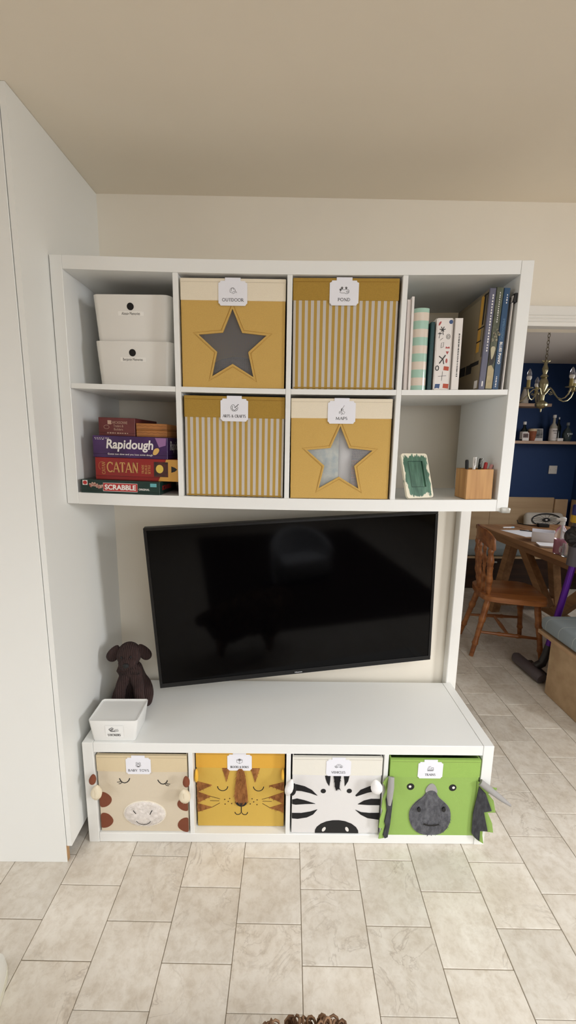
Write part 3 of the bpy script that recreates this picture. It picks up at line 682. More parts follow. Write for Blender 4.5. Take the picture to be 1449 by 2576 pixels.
t, w2 = book('white album printed with travel doodles', 1.1925, 1.2435, .214, bw, .012, lean=.006, rnd=.004, name='photo_album')
y = -.0016
def doodle(name, g, col): ob(name, g, mk('doodle_%d_%d_%d' % col, col, .6), t)
lw = .0011
g = G()
for a in range(0, 360, 60): g.ribbon([(-.006, .180), (-.006+.009*cos(radians(a)), .182+.008*sin(radians(a)))], .0025, y)
g.ribbon([(-.006, .18), (-.003, .165)], .0018, y); g.ribbon([(-.013, .168), (-.016, .155)], .0014, y)
for a in range(20, 200, 50): g.ribbon([(-.013, .168), (-.013+.007*cos(radians(a)), .168+.005*sin(radians(a)))], .0018, y)
g.ribbon([(-.010, .08), (.008, .105)], .0035, y); g.ribbon([(-.012, .102), (.001, .092), (.004, .078)], .003, y)
g.ribbon([(-.012, .149), (-.003, .156)], lw, y); g.ribbon(ell(.013, .160, .006, .007, 14)+[(.019, .160)], lw, y); g.ribbon(ell(.013, .160, .003, .0035, 10)+[(.016, .160)], lw, y)
g.ribbon([(-.008, .127), (-.001, .129), (0, .143), (-.007, .141), (-.008, .127)], lw, y)
g.ribbon([(0, .028), (.002, .056)], lw, y); g.ribbon([(-.012, .041), (.014, .043)], lw, y); g.ribbon(ell(-.016, .066, .005, .007, 8)+[(-.011, .066)], .003, y)
doodle('dark_doodle', g, (58, 58, 56))
g = G().prism([(.008, .116), (.018, .116), (.013, .107)], y, y+.0004).prism([(.006, .125), (.020, .125), (.018, .131), (.013, .128), (.008, .131)], y, y+.0004).prism(ell(.012, .088, .003, .007), y, y+.0004).prism(smoothpoly([(-.020, .19), (-.012, .197), (-.010, .206), (-.018, .202)]), y, y+.0004); doodle('red_doodle', g, (176, 84, 80))
g = G().prism([(.005, .006), (.022, .004), (.023, .018), (.006, .019)], y, y+.0004).prism([(.004, .060), (.02, .058), (.021, .070), (.005, .072)], y, y+.0004); doodle('orange_doodle', g, (182, 78, 52))
g = G().prism([(-.021, .004), (-.013, .006), (-.006, .004), (-.004, .018), (-.019, .018)], y, y+.0004).prism(ell(.019, .203, .006, .006), y, y+.0004); doodle('blue_doodle', g, (62, 86, 128))
t, w2 = book('white paperback right of the travel album, dark vertical print', 1.2495, 1.273, .2145, bw, .012, lean=.010)
g = G(); marks(g, .003, .105, 26, .0045, .13, -.0015, True, 8); ob('spine_print', g, 'black', t)
PUR = (1.337, 1.3560)
t, w2 = book('mauve-spined music book leaning right, patterned cover facing the gap', 1.337, 1.356, .300, mk('mauve_cover', (94, 94, 112), .4), .012, .24, .047)
g = G(); marks(g, .002, .20, 20, .0045, .17, -.0015, True, 9); marks(g, 0, .02, 1, .004, .02, -.0015, True, 2); ob('spine_print', g, wht, t)
g = G().box(-w2-.0006, -w2, .004, .236, .002, .298); ob('cover_print', g, mk('ochre_grey_cover', (150, 132, 96), .5, col2=(120, 110, 92), vscale=5), t)
g = G().box(-w2-.0009, -w2-.0004, .055, .20, .09, .285); ob('text_panel', g, mk('sand_panel', (146, 132, 106), .5), t)
g = G().box(-w2-.0009, -w2-.0004, .03, .05, .12, .29); ob('yellow_bar', g, mk('yellow_bar', (206, 158, 62), .5), t)
g = G()
for (a, b_, c_, d_) in ((.02, .08, .08, .012), (.02, .05, .15, .004), (.008, .05, .19, .004), (.006, .006, .10, .19), (.07, .11, .06, .03), (.12, .16, .06, .03), (.17, .2, .06, .03), (.018, .024, .2, .09), (.004, .03, .285, .004)):
    g.box(-w2-.0012, -w2-.0006, min(a, b_), max(a, b_)+.003, c_, c_+d_)
ob('line_pattern', g, 'dark', t)
ob('barcode', G().box(-w2-.0016, -w2-.0008, .012, .034, .006, .03), wht, t)
t, w2 = book('book with a cow photograph on its green and sand spine', 1.3575, 1.3785, .302, mk('cow_photo', (62, 68, 50), .5, col2=(92, 96, 76), vscale=50), .012, .24, .0475)
g = G().prism([(-.010, .003), (.010, .003), (.010, .06), (.0, .075), (-.010, .07)], -.0018, -.0012); ob('sand_field', g, mk('sand_print', (182, 166, 128), .6, var=.2, vscale=60), t)
g = G().prism(smoothpoly([(-.009, .075), (.003, .072), (.009, .09), (.008, .125), (-.004, .135), (-.010, .11)]), -.0018, -.0012); ob('dark_cow', g, mk('cow_dark', (44, 38, 34), .6), t)
g = G().prism(smoothpoly([(-.002, .088), (.003, .1), (.008, .13), (-.009, .13), (-.005, .1)]), -.0021, -.0014); ob('pale_cow_face', g, mk('cow_pale', (186, 178, 148), .6), t)
g = G()
for k in range(9): g.prism(ell(-.006+.0055*(k % 3)+.001*k, .148+.009*(k//3)+.012*(k % 2), .0035, .005, 8), -.0018, -.0012)
ob('herd', g, mk('herd_print', (176, 168, 140), .6, col2=(48, 42, 36), vscale=150), t)
g = G(); marks(g, .001, .245, 14, .003, .09, -.0018, True, 12); ob('spine_print', g, wht, t)
t, w2 = book('deep blue piano book with white capitals on its spine', 1.380, 1.3985, .300, mk('blue_cover', (34, 70, 104), .35), .012, .24, .048)
ftext('title', 'BLUES PIANO', .066, .0085, .001, .110, -.0016, wht, t, rot=-pi/2, bold=.03)
ftext('upper_title', 'IMPROVISING', .062, .007, .001, .180, -.0016, mk('pale_blue_print', (92, 128, 156), .5), t, rot=-pi/2, bold=.0)
g = G(); marks(g, .002, .27, 4, .0035, .03, -.0016, True, 13); marks(g, 0, .025, 7, .004, .035, -.0016, True, 14); ob('spine_print', g, wht, t)
t, w2 = book('thin near-black book behind the white folder', 1.4005, 1.4080, .275, mk('black_cover', (26, 28, 32), .4), .02, .24, .0465)
t, w2 = book('thin white folder held by a black clip at the right end', 1.4105, 1.4145, .278, bw, .012, .24, .040, 'folder', cat='folder')
o = thing('binder_clip', 'black binder clip pinched on the top of the white folder', 'clip', U(1.4245, .008, B+C+D+.262), (0, .04, RY))
ob('jaw', G().prism([(-.009, -.004), (.009, -.004), (.005, .022), (-.005, .022)], -.004, .02), 'black', o)
ob('handle', G().tube([(.006, 0, .004), (.016, -.004, .004), (.023, -.006, .007), (.024, -.006, .013), (.018, -.005, .017), (.013, -.003, .014)], .0012, 6), mk('steel_wire', (70, 68, 66), .35, metal=.9), o)

# ------------------------------------------------------------------ painted frame and bamboo pen pot, lower right cube
t = thing('framed_picture', 'hand-painted green and cream photo frame leaning in the shelf', 'photo frame', U(1.183, .022, B), (-.34, 0, .35)); t.location.z += .004
FW, FH = .0535, .155
pl = [(x, z) for x, z in arc(FW-.01, .01, .01, .01, -90, 0, 4)+arc(FW-.01, FH-.01, .01, .01, 0, 90, 4)+arc(-FW+.01, FH-.01, .01, .01, 90, 180, 4)+arc(-FW+.01, .01, .01, .01, 180, 270, 4)]
paint = bpy.data.materials.new('brushed_green_paint'); paint.use_nodes = True
N = paint.node_tree.nodes; L = paint.node_tree.links; bs = N['Principled BSDF']; bs.inputs['Roughness'].default_value = .4
tc = N.new('ShaderNodeTexCoord'); mpn = N.new('ShaderNodeMapping'); mpn.inputs['Location'].default_value = (0, 0, -FH/2); L.new(tc.outputs['Object'], mpn.inputs[0])
sp = N.new('ShaderNodeSeparateXYZ'); L.new(mpn.outputs[0], sp.inputs[0])
def mth(op, a, b=None):
    n = N.new('ShaderNodeMath'); n.operation = op
    for i, v in enumerate((a, b)):
        if v is None: continue
        if isinstance(v, (int, float)): n.inputs[i].default_value = v
        else: L.new(v, n.inputs[i])
    return n.outputs[0]
ax = mth('DIVIDE', mth('ABSOLUTE', sp.outputs[0]), FW); az = mth('DIVIDE', mth('ABSOLUTE', sp.outputs[2]), FH/2)
ed = mth('MAXIMUM', ax, az)
n1 = N.new('ShaderNodeTexNoise'); n1.inputs['Scale'].default_value = 60; n1.inputs['Detail'].default_value = 5; mp2 = N.new('ShaderNodeMapping'); mp2.inputs['Scale'].default_value = (1, 1, .45); L.new(tc.outputs['Object'], mp2.inputs[0]); L.new(mp2.outputs[0], n1.inputs['Vector'])
sm = mth('ADD', ed, mth('MULTIPLY', mth('SUBTRACT', n1.outputs[0], .5), .75))
rr = N.new('ShaderNodeValToRGB'); L.new(sm, rr.inputs[0]); rr.color_ramp.elements[0].position = .86; rr.color_ramp.elements[1].position = .92
n2 = N.new('ShaderNodeTexNoise'); n2.inputs['Scale'].default_value = 70; mp3 = N.new('ShaderNodeMapping'); mp3.inputs['Scale'].default_value = (1, 1, .2); L.new(tc.outputs['Object'], mp3.inputs[0]); L.new(mp3.outputs[0], n2.inputs['Vector'])
rg = N.new('ShaderNodeValToRGB'); L.new(n2.outputs[0], rg.inputs[0]); rg.color_ramp.elements[0].color = lin((30, 76, 54)); rg.color_ramp.elements[1].color = lin((84, 126, 102)); rg.color_ramp.elements[0].position = .3; rg.color_ramp.elements[1].position = .75
mx = N.new('ShaderNodeMix'); mx.data_type = 'RGBA'; L.new(rr.outputs[0], mx.inputs['Factor']); L.new(rg.outputs[0], mx.inputs['A']); mx.inputs['B'].default_value = lin((226, 218, 194)); L.new(mx.outputs['Result'], bs.inputs['Base Color'])
g = G(); iw = [(-.029, .038), (.029, .038), (.029, .128), (-.029, .128)]
holed(g, pl, iw, 0, .009); ob('frame', g, paint, t)
g = G(); g.ribbon([(-.029, .038), (.029, .038), (.029, .128), (-.029, .128), (-.029, .038)], .0016, -.0003); ob('recess_shade', g, mk('dark_green_shade', (16, 44, 32), .7), t)  # flat dark line painted for the shade round the recessed panel
ob('painted_panel', G().box(-.031, .031, .004, .008, .036, .130), paint, t)
ob('easel_leg', G().prism([(-.012, .004), (.012, .004), (.008, .11), (-.008, .11)], .0, .003).xf(Matrix.Translation((0, .009, 0)) @ Matrix.Rotation(-.0, 4, 'X')), mk('brown_board', (110, 88, 62), .8), t)
t = thing('pen_pot', 'square bamboo pen pot at the right end of the shelf', 'pen holder', U(1.3675, .050, B), (0, urot(1.37)[1], RY+.03)); t.location.z += .0012
pw_, ph_ = .0435, .0985
ob('bamboo_side', G().box(-pw_, pw_, -pw_, -pw_+.006, 0, ph_, .001), 'bamboo', t); ob('bamboo_side', G().box(-pw_, pw_, pw_-.006, pw_, 0, ph_, .001), 'bamboo', t)
ob('bamboo_side', G().box(-pw_, -pw_+.006, -pw_+.0062, pw_-.0062, 0, ph_, .001), 'bamboo', t); ob('bamboo_side', G().box(pw_-.006, pw_, -pw_+.0062, pw_-.0062, 0, ph_, .001), 'bamboo', t)
ob('base', G().box(-pw_+.0062, pw_-.0062, -pw_+.0062, pw_-.0062, 0, .005), 'bamboo', t)
def pen(label, cap, body, dx, dy, tx, ty, h, clip=None):
    o = thing('pen', label, 'pen', t.location+Vector((dx, dy, .0058)), (tx, ty, 0), 'pens in the bamboo pot')
    ob('barrel', G().lathe([(.0035, 0), (.0048, .01), (.0048, h-.03)], (0, 0, 0), n=10), body, o, smooth=True)
    ob('cap', G().lathe([(.0056, h-.03), (.0056, h-.004), (.004, h)], (0, 0, 0), n=10), cap, o, smooth=True)
    if clip: ob('clip', G().tube([(0, -.006, h-.028), (0, -.008, h-.006), (.003, -.008, h), (-.003, -.008, h+.002), (-.003, -.006, h-.02)], .0009, 5), clip, o)
stl = mk('steel', (180, 178, 172), .3, metal=1)
pen('white pen with a wire clip in the bamboo pot', wht, wht, -.010, -.012, .05, -.02, .132, stl)
pen('thick black marker in the bamboo pot', 'black', 'black', .006, .0, .02, .08, .128, stl)
pen('dark pen at the left of the bamboo pot', 'black', 'darkwood', -.020, .004, -.04, -.05, .122)
pen('red-capped pen in the bamboo pot', red, wht, .018, -.008, -.08, .16, .116)
pen('pale pen leaning right in the bamboo pot', mk('pink_cap', (206, 150, 146), .4), wht, .026, .008, .1, .26, .112)

# ------------------------------------------------------------------ animal-faced bins in the low unit
BW, BH, BD = .3225, .318, .30
brown = mk('brown_felt', (124, 68, 44), .9, bump=.3, bscale=400)
furry = lambda n, c, c2: mk(n, c, .95, col2=c2, vscale=90, bump=.6, bscale=160, stretch=(1, 1, .4))
def abin(label, col, mat, bandmat, bandh, word, ic, dy, Lx, Rx, yt, yb, h=BH, cardx=0, cw=.089, tilt=0, txt=None, sagb=.002):
    x = XL+B+col*(C+D)+C/2
    t = thing('animal_bin', label, 'storage box', (x, YL+dy, B+.0014), (0, tilt, 0), 'animal-faced bins in the low unit')
    w2 = BW/2
    ob('body', G().box(-w2, -w2+.004, .004, BD, 0, h).box(w2-.004, w2, .004, BD, 0, h).box(-w2, w2, BD-.004, BD, 0, h).box(-w2, w2, .004, BD, 0, .004), mat, t)
    g = G().box(-w2, w2, 0, .004, 0, h, .0015)
    ob('front_panel', g, mat, t)
    g = G(); n = 10; bot = [(-w2-.0006+(BW+.0012)*i/n, h-bandh-sagb*sin(pi*i/n)) for i in range(n+1)]
    g.prism(bot+[(w2+.0006, h+.0004), (-w2-.0006, h+.0004)], -.0022, .008)
    ob('band', g, bandmat, t)
    g = G(); g.ribbon([(-w2+.002, h-.008), (w2-.002, h-.008)], .001, -.0026); ob('hem_stitching', g, mk(label[:9]+'_hem', (120, 100, 60), .9, alpha=.5), t)
    card(t, word, ic, cardx, h, -.0028, cw, .066, txt=txt)
    def F(px, py):
        v = (yb-py)/(yb-yt); l = Lx[1]+(Lx[0]-Lx[1])*v; r_ = Rx[1]+(Rx[0]-Rx[1])*v
        return ((px-l)/(r_-l)-.5)*BW, v*h
    return t, F, (lambda pts: [F(*p) for p in pts])
def line(t, F, pts, wd, mat='black', y=-.0008, name='printed_line'):
    return ob(name, G().ribbon([F(*p) for p in pts], wd, y), mat, t)
def clampx(pts): return [(max(-BW/2+.0006, min(BW/2-.0006, x)), z) for x, z in pts]
# giraffe
t, F, FP = abin('beige bin with a sleeping giraffe face and fluffy muzzle', 0, mk('beige_canvas', (216, 203, 180), .9, bump=.3, bscale=500), mk('beige_band', (218, 200, 164), .9, bump=.3, bscale=500), .064, 'BABY TOYS', 'rattle', .007, (110, 185), (1405, 1432), 75, 1155, cardx=-.012, tilt=.001)
for pts in (clampx(FP(smoothpoly([(150, 592), (230, 590), (328, 660), (328, 740), (250, 806), (150, 806)]))), clampx(FP(smoothpoly([(160, 890), (270, 890), (350, 970), (350, 1040), (270, 1105), (160, 1105)]))), clampx(FP(smoothpoly([(1440, 650), (1350, 648), (1266, 720), (1270, 790), (1350, 850), (1440, 850)]))), clampx(FP(smoothpoly([(1440, 948), (1350, 950), (1272, 1020), (1276, 1100), (1370, 1156), (1440, 1156)])))):
    ob('brown_spot', G().prism(pts, -.0012, .0004), brown, t)
for e in ([(440, 395), (455, 425), (480, 450), (515, 460), (550, 448), (575, 425), (588, 392)], [(988, 410), (1005, 440), (1035, 465), (1068, 472), (1098, 460), (1118, 440), (1127, 418)]): line(t, F, e, .0034, name='closed_eye')
for e in ([(470, 432), (440, 447), (405, 450)], [(478, 447), (455, 470), (430, 472)], [(1098, 452), (1130, 470), (1166, 472)], [(1088, 468), (1115, 490), (1148, 493)]): line(t, F, e, .0024, name='eyelash')
c0 = F(803, 893); e1 = F(1103, 893); e2 = F(803, 713); rx, rz = e1[0]-c0[0], e2[1]-c0[1]
ob('muzzle_rim', G().prism(ell(c0[0], c0[1], rx*1.015, rz*1.02, 36), -.0014, .0004), mk('cream_cord', (238, 230, 214), .9), t)
fm = mk('fleece_white', (238, 231, 224), 1, col2=(214, 206, 198), vscale=70, bump=1, bscale=120)
g = G().ball((c0[0], -.001, c0[1]), (rx*.97, .012, rz*.96), 40, 24)
for v in g.bm.verts:
    k = .0012*(sin(v.co.x*420+3*sin(v.co.z*300))+sin(v.co.z*460+2*sin(v.co.x*380))); v.co.y += k if v.co.y < 0 else 0
ob('muzzle', g, fm, t, smooth='all')
g = G(); pp = ell(c0[0], c0[1], rx*.95, rz*.94, 30); g.fur(pp, 700, .006, -.0105, 3, .2); o = ob('fleece_pile', g, fm, t); o['kind'] = 'stuff'
for e in ([(655, 805), (675, 830), (695, 852)], [(925, 800), (905, 830), (893, 862)]): line(t, F, e, .003, 'dark', -.0142, 'nostril')
line(t, F, [(698, 958), (725, 985), (765, 1003), (805, 1008), (845, 1003), (880, 985), (902, 958)], .0022, 'black', -.0138, 'smile')
def lump(name, c, r, mat, par, rot=0, f=None):
    g = G().ball((0, 0, 0), r, 16, 10)
    for v in g.bm.verts:
        tz = v.co.z/r[2]; v.co.x *= (1-.35*max(0, tz)); v.co.y += .12*r[1]*sin(v.co.z*180)
    g.xf(Matrix.Translation(c) @ Matrix.Rotation(rot, 4, 'Y')); return ob(name, g, mat, par, smooth='all')
creamf = mk('cream_plush', (226, 214, 188), .95, bump=.4, bscale=300)
for px, py, nm, r, m, ry_ in ((112, 322, 'ossicone', (.0125, .010, .020), brown, .1), (165, 500, 'ear', (.020, .012, .031), creamf, .12), (1425, 340, 'ossicone', (.0125, .010, .022), brown, -.1), (1402, 540, 'ear', (.021, .013, .030), creamf, -.15)):
    q = F(px, py); lump(nm, (q[0], -.030, q[1]), r, m, t, ry_)
    if nm == 'ear': line(t, lambda a, b: (a, b), [(q[0]-.002, q[1]-.020), (q[0]+.001, q[1]), (q[0]-.001, q[1]+.022)], .0012, mk('ear_fold', (196, 180, 150), .9), -.0425, 'ear_fold')
# tiger
t, F, FP = abin('mustard bin with a sleeping tiger face and furry brown stripes', 1, mk('tiger_canvas', (208, 172, 78), .9, bump=.3, bscale=500), mk('tiger_band', (220, 168, 62), .9, bump=.3, bscale=500), .0625, 'BLOCKS & DOLLS', 'block', .030, (105, 130), (1345, 1320), 82, 1092, h=.315, cardx=-.003, txt=.066)
tf = furry('tiger_fur', (168, 112, 60), (128, 78, 38))
for tri in ([(470, 293), (585, 293), (528, 478)], [(865, 293), (995, 293), (930, 482)], [(108, 473), (325, 525), (115, 617)], [(110, 612), (308, 678), (122, 768)], [(116, 775), (328, 827), (122, 892)], [(1122, 527), (1336, 475), (1330, 598)], [(1122, 682), (1332, 612), (1328, 772)], [(1126, 830), (1328, 766), (1322, 888)]):
    P_ = clampx(FP(tri)); o = ob('fur_stripe', G().prism(P_, -.002, .0004), tf, t)
    g = G(); g.fur(P_, 60, .011, -.002, 5+tri[0][0], .5); q = ob('fur_pile', g, tf, o); q['kind'] = 'stuff'
P_ = FP(smoothpoly([(685, 293), (765, 293), (795, 420), (822, 640), (826, 735), (735, 760), (642, 730), (648, 560), (670, 400)], 1))
o = ob('nose_bridge', G().prism(P_, -.006, .0004), tf, t); g = G(); g.fur(P_, 320, .018, -.006, 11, .7); q = ob('fur_pile', g, tf, o); q['kind'] = 'stuff'
for cx in (475, 975): line(t, F, [(cx+71*cos(radians(a)), 540+60*sin(radians(a))) for a in range(0, 181, 15)], .0030, name='closed_eye')
ob('nose', G().prism(FP(smoothpoly([(636, 735), (735, 750), (830, 735), (790, 785), (735, 802), (685, 785)], 1)), -.0066, -.001), 'black', t)
line(t, F, [(733, 798), (733, 892)], .0032, name='printed_line')
line(t, F, [(643, 893), (652, 912), (672, 926), (697, 926), (718, 915), (733, 890), (748, 915), (770, 928), (796, 928), (814, 913), (822, 893)], .0030, name='mouth')
for a, b in (((295, 675), (438, 712)), ((298, 737), (428, 738)), ((330, 826), (435, 768)), ((1020, 715), (1132, 684)), ((1030, 740), (1160, 742)), ((1027, 770), (1132, 830))): line(t, F, [a, b], .0018, mk('brown_print', (70, 42, 24), .8), name='whisker')
for p in ((503, 720), (572, 707), (552, 748), (508, 784), (599, 776), (884, 708), (954, 723), (906, 751), (858, 779), (952, 788)):
    q = F(*p); ob('freckle', G().prism(ell(q[0], q[1], .0023, .0021, 10), -.0008, 0), mk('brown_print', (70, 42, 24), .8), t)
for px, py, r in ((122, 352, (.007, .012, .028)), (1316, 330, (.006, .012, .022))):
    q = F(px, py); lump('ear', (q[0], -.016, q[1]), r, mk('tiger_ear', (232, 180, 62), .9), t)
# zebra
t, F, FP = abin('white bin with a zebra face, black stripes and muzzle', 2, mk('white_canvas', (226, 223, 220), .9, bump=.3, bscale=500), mk('ivory_band', (232, 228, 216), .9, bump=.3, bscale=500), .0705, 'VEHICLES', 'car', .006, (75, 60), (1365, 1300), 108, 1195, cardx=.004, tilt=.002, txt=.050)
bf = mk('black_fur', (20, 19, 20), .9, bump=.5, bscale=300)
zs_ = [[(540, 368), (618, 368), (612, 440), (600, 512), (565, 460), (548, 410)], [(808, 368), (888, 368), (870, 440), (822, 512), (818, 440)],
  [(60, 500), (130, 492), (250, 520), (350, 570), (430, 650), (330, 615), (200, 585), (60, 578)], [(50, 712), (140, 695), (250, 720), (400, 767), (250, 772), (120, 782), (50, 772)], [(50, 905), (200, 905), (330, 882), (430, 850), (370, 922), (280, 966), (150, 988), (70, 982), (50, 960)],
  [(975, 642), (1050, 562), (1180, 510), (1345, 500), (1345, 560), (1150, 600), (988, 655)], [(1010, 768), (1100, 715), (1200, 690), (1345, 690), (1345, 778), (1150, 777)], [(975, 850), (1060, 885), (1180, 895), (1345, 892), (1345, 990), (1150, 968), (1050, 917)]]
for s_ in zs_:
    P_ = clampx(FP(s_)); o = ob('zebra_stripe', G().prism(P_, -.0015, .0004), bf, t)
P_ = FP([(660, 368), (768, 368), (752, 450), (745, 548), (720, 545), (700, 575), (690, 540), (680, 515), (676, 440)])
o = ob('forelock', G().prism(P_, -.003, .0004), bf, t); g = G(); g.fur(P_, 80, .012, -.003, 21, .8); q = ob('fur_pile', g, bf, o); q['kind'] = 'stuff'
for p in ((515, 585), (888, 580)):
    q = F(*p); ob('eye', G().prism(ell(q[0], q[1], .0095, .0090, 20), -.0008, 0), 'black', t)
ob('muzzle', G().prism(FP([(397, 1193), (400, 1150), (425, 1105), (480, 1060), (560, 1025), (650, 1008), (740, 1006), (830, 1020), (920, 1055), (985, 1105), (1015, 1155), (1018, 1193)]), -.0012, 0), 'black', t)
for p, tl in (((524, 1137), -.5), ((855, 1134), .4)):
    q = F(*p); ob('nostril', G().prism(ell(q[0], q[1], .0058, .0105, 16, tl), -.0018, 0), wht, t)
wp = mk('white_plush', (238, 236, 234), .95, bump=.4, bscale=300)
q = F(28, 440); lump('ear', (q[0], -.030, q[1]), (.015, .012, .034), wp, t, .25); q = F(80, 490); lump('ear_back', (q[0], -.024, q[1]), (.012, .008, .026), bf, t, .2)
q = F(1252, 425); lump('ear', (q[0], -.030, q[1]), (.021, .014, .031), wp, t, -.2)
# rhino / horned dinosaur
grn = mk('green_canvas', (146, 178, 90), .9, bump=.3, bscale=500)
t, F, FP = abin('green bin with a horned grey-muzzled dinosaur face and jagged side frills', 3, grn, mk('green_band', (148, 182, 88), .9, bump=.3, bscale=500), .069, 'TRAINS', 'train', -.001, (160, 135), (1125, 1035), 85, 905, cardx=-.018, txt=.038)
gf = furry('grey_fur', (104, 104, 108), (74, 74, 78)); lg = mk('light_grey_felt', (158, 155, 152), .9, bump=.3, bscale=400); dg = furry('charcoal_fur', (70, 70, 74), (48, 48, 52))
for p, d in (((378, 372), -6), ((825, 380), 8)):
    q = F(*p); ob('eye', G().prism(ell(q[0], q[1], .0135, .0135, 24), -.0008, 0), 'black', t); q2 = F(p[0]+d, p[1]-2); ob('eye_glint', G().prism(ell(q2[0], q2[1], .005, .005, 14), -.0014, 0), wht, t)
ob('nose_horn', G().prism(FP(smoothpoly([(528, 430), (545, 375), (590, 330), (635, 345), (660, 400), (662, 440), (600, 450)])), -.003, 0), lg, t)
P_ = FP(smoothpoly([(600, 402), (648, 420), (672, 480), (732, 528), (788, 590), (803, 665), (792, 755), (750, 835), (680, 882), (590, 890), (500, 884), (428, 842), (378, 760), (366, 660), (388, 590), (450, 518), (508, 480), (548, 420)], 1))
ob('muzzle_rim', G().prism([(c[0]*1.012-.000, c[1]) for c in P_], -.0014, 0), lg, t)
o = ob('muzzle', G().prism(P_, -.0045, .0004), gf, t); g = G(); g.fur(P_, 700, .010, -.0045, 31, .5, .0016); q = ob('fur_pile', g, gf, o); q['kind'] = 'stuff'
for p in ((465, 600), (725, 597)):
    q = F(*p); ob('nostril', G().prism(ell(q[0], q[1], .0062, .0095, 16), -.0095, -.004), 'black', t)
line(t, F, [(513, 750), (560, 766), (620, 768), (674, 755)], .0065, 'black', -.0100, 'mouth')
def frill(name, pts, y0, y1, mat, yaw, pivot):
    g = G().prism(FP(pts), y0, y1); px_ = F(*pivot)
    m = Matrix.Translation((px_[0], -.004, 0)) @ Matrix.Rotation(yaw, 4, 'Z') @ Matrix.Translation((-px_[0], .004, 0))
    return ob(name, g.xf(m), mat, t)
frill('green_frill', [(1085, 300), (1190, 330), (1270, 320), (1245, 370), (1180, 400), (1235, 460), (1250, 570), (1175, 598), (1215, 700), (1222, 790), (1125, 805), (1120, 850), (1128, 940), (1070, 920), (1030, 890)], -.006, -.003, grn, -.35, (1060, 600))
frill('grey_frill', [(1098, 345), (1160, 400), (1212, 555), (1140, 590), (1155, 690), (1170, 780), (1098, 800), (1090, 910), (1050, 890), (1018, 850), (1035, 640)], -.012, -.006, dg, -.35, (1060, 600))
frill('green_frill', [(160, 250), (110, 260), (65, 300), (95, 350), (100, 400), (70, 470), (60, 560), (75, 600), (45, 680), (35, 770), (75, 790), (45, 850), (40, 895), (100, 905), (140, 900)], -.006, -.003, grn, .35, (150, 600))
frill('grey_frill', [(185, 350), (150, 360), (105, 480), (120, 600), (95, 720), (110, 760), (85, 860), (100, 895), (135, 895), (160, 760), (178, 560)], -.012, -.006, dg, .35, (150, 600))
q = [F(1108, 300), F(1200, 350), F(1290, 405), F(1368, 455)]
ob('brow_horn', G().tube([(q[0][0], -.008, q[0][1]), (q[1][0], -.024, q[1][1]), (q[2][0], -.036, q[2][1]), (q[3][0], -.044, q[3][1]+.001)], [.0115, .0115, .009, .0045], 12), lg, t, smooth=True)
q = [F(165, 250), F(150, 320), F(130, 400), F(122, 455)]
ob('brow_horn', G().tube([(q[0][0], -.008, q[0][1]), (q[1][0], -.024, q[1][1]), (q[2][0], -.038, q[2][1]), (q[3][0], -.046, q[3][1])], [.0105, .0115, .010, .005], 12), lg, t, smooth=True)

# ------------------------------------------------------------------ sticker box and toy dog on the low unit
t = thing('lidded_box', 'small white lidded box, printed STICKERS, on the low unit', 'storage box', (.131, -.046, HL+.0006), (0, 0, .012))
def rring(g, w_, y0, y1, z_, rr, n=5):
    pts = []
    for cx, cy, a0 in ((w_-rr, y0+rr, -90), (w_-rr, y1-rr, 0), (-w_+rr, y1-rr, 90), (-w_+rr, y0+rr, 180)):
        for i in range(n+1):
            a = radians(a0+90*i/n); pts.append(g.bm.verts.new((cx+rr*cos(a), cy+rr*sin(a), z_)))
    return pts
def loft(g, rs):
    m = len(rs[0])
    for a, b in zip(rs, rs[1:]):
        for i in range(m): g.bm.faces.new((a[i], a[(i+1) % m], b[(i+1) % m], b[i]))
    g.bm.faces.new(rs[0][::-1]); g.bm.faces.new(rs[-1])
g = G(); loft(g, [rring(g, .0735, .004, .110, 0, .009), rring(g, .0755, .002, .112, .004, .010), rring(g, .0862, -.002, .123, .080, .011), rring(g, .0862, -.002, .123, .082, .011), rring(g, .0835, .001, .120, .082, .009), rring(g, .0825, .002, .119, .078, .009)])
ob('body', g, mk('white_gloss_plastic', (238, 238, 235), .3), t, smooth=True)
g = G(); loft(g, [rring(g, .0832, .0012, .1195, .0775, .009), rring(g, .0832, .0012, .1195, .0795, .009), rring(g, .076, .009, .112, .0775, .008), rring(g, .074, .011, .110, .0740, .007)])
ob('lid', g, mk('white_gloss_plastic', (238, 238, 235), .3), t, smooth=True)
o = ob('label_patch', G().box(-.027, .036, .0008, .0014, .016, .064), mk('clear_label', (238, 238, 235), .25), t)
for v in o.data.vertices: v.co.y += .004-.006*v.co.z/.08-.0032+.0002
g = G(); icon(g, 'sticker', .002, .048, .0145, 0); g2 = ob('icon', g, 'ink', o)
g = G(); serif(g, 'STICKERS', .003, .026, .0085, 0, 1.4, width=.045); g3 = ob('lettering', g, 'ink', o)
for q in (g2, g3):
    for v in q.data.vertices: v.co.y = .0004+.004-.006*v.co.z/.08-.0032-.0006

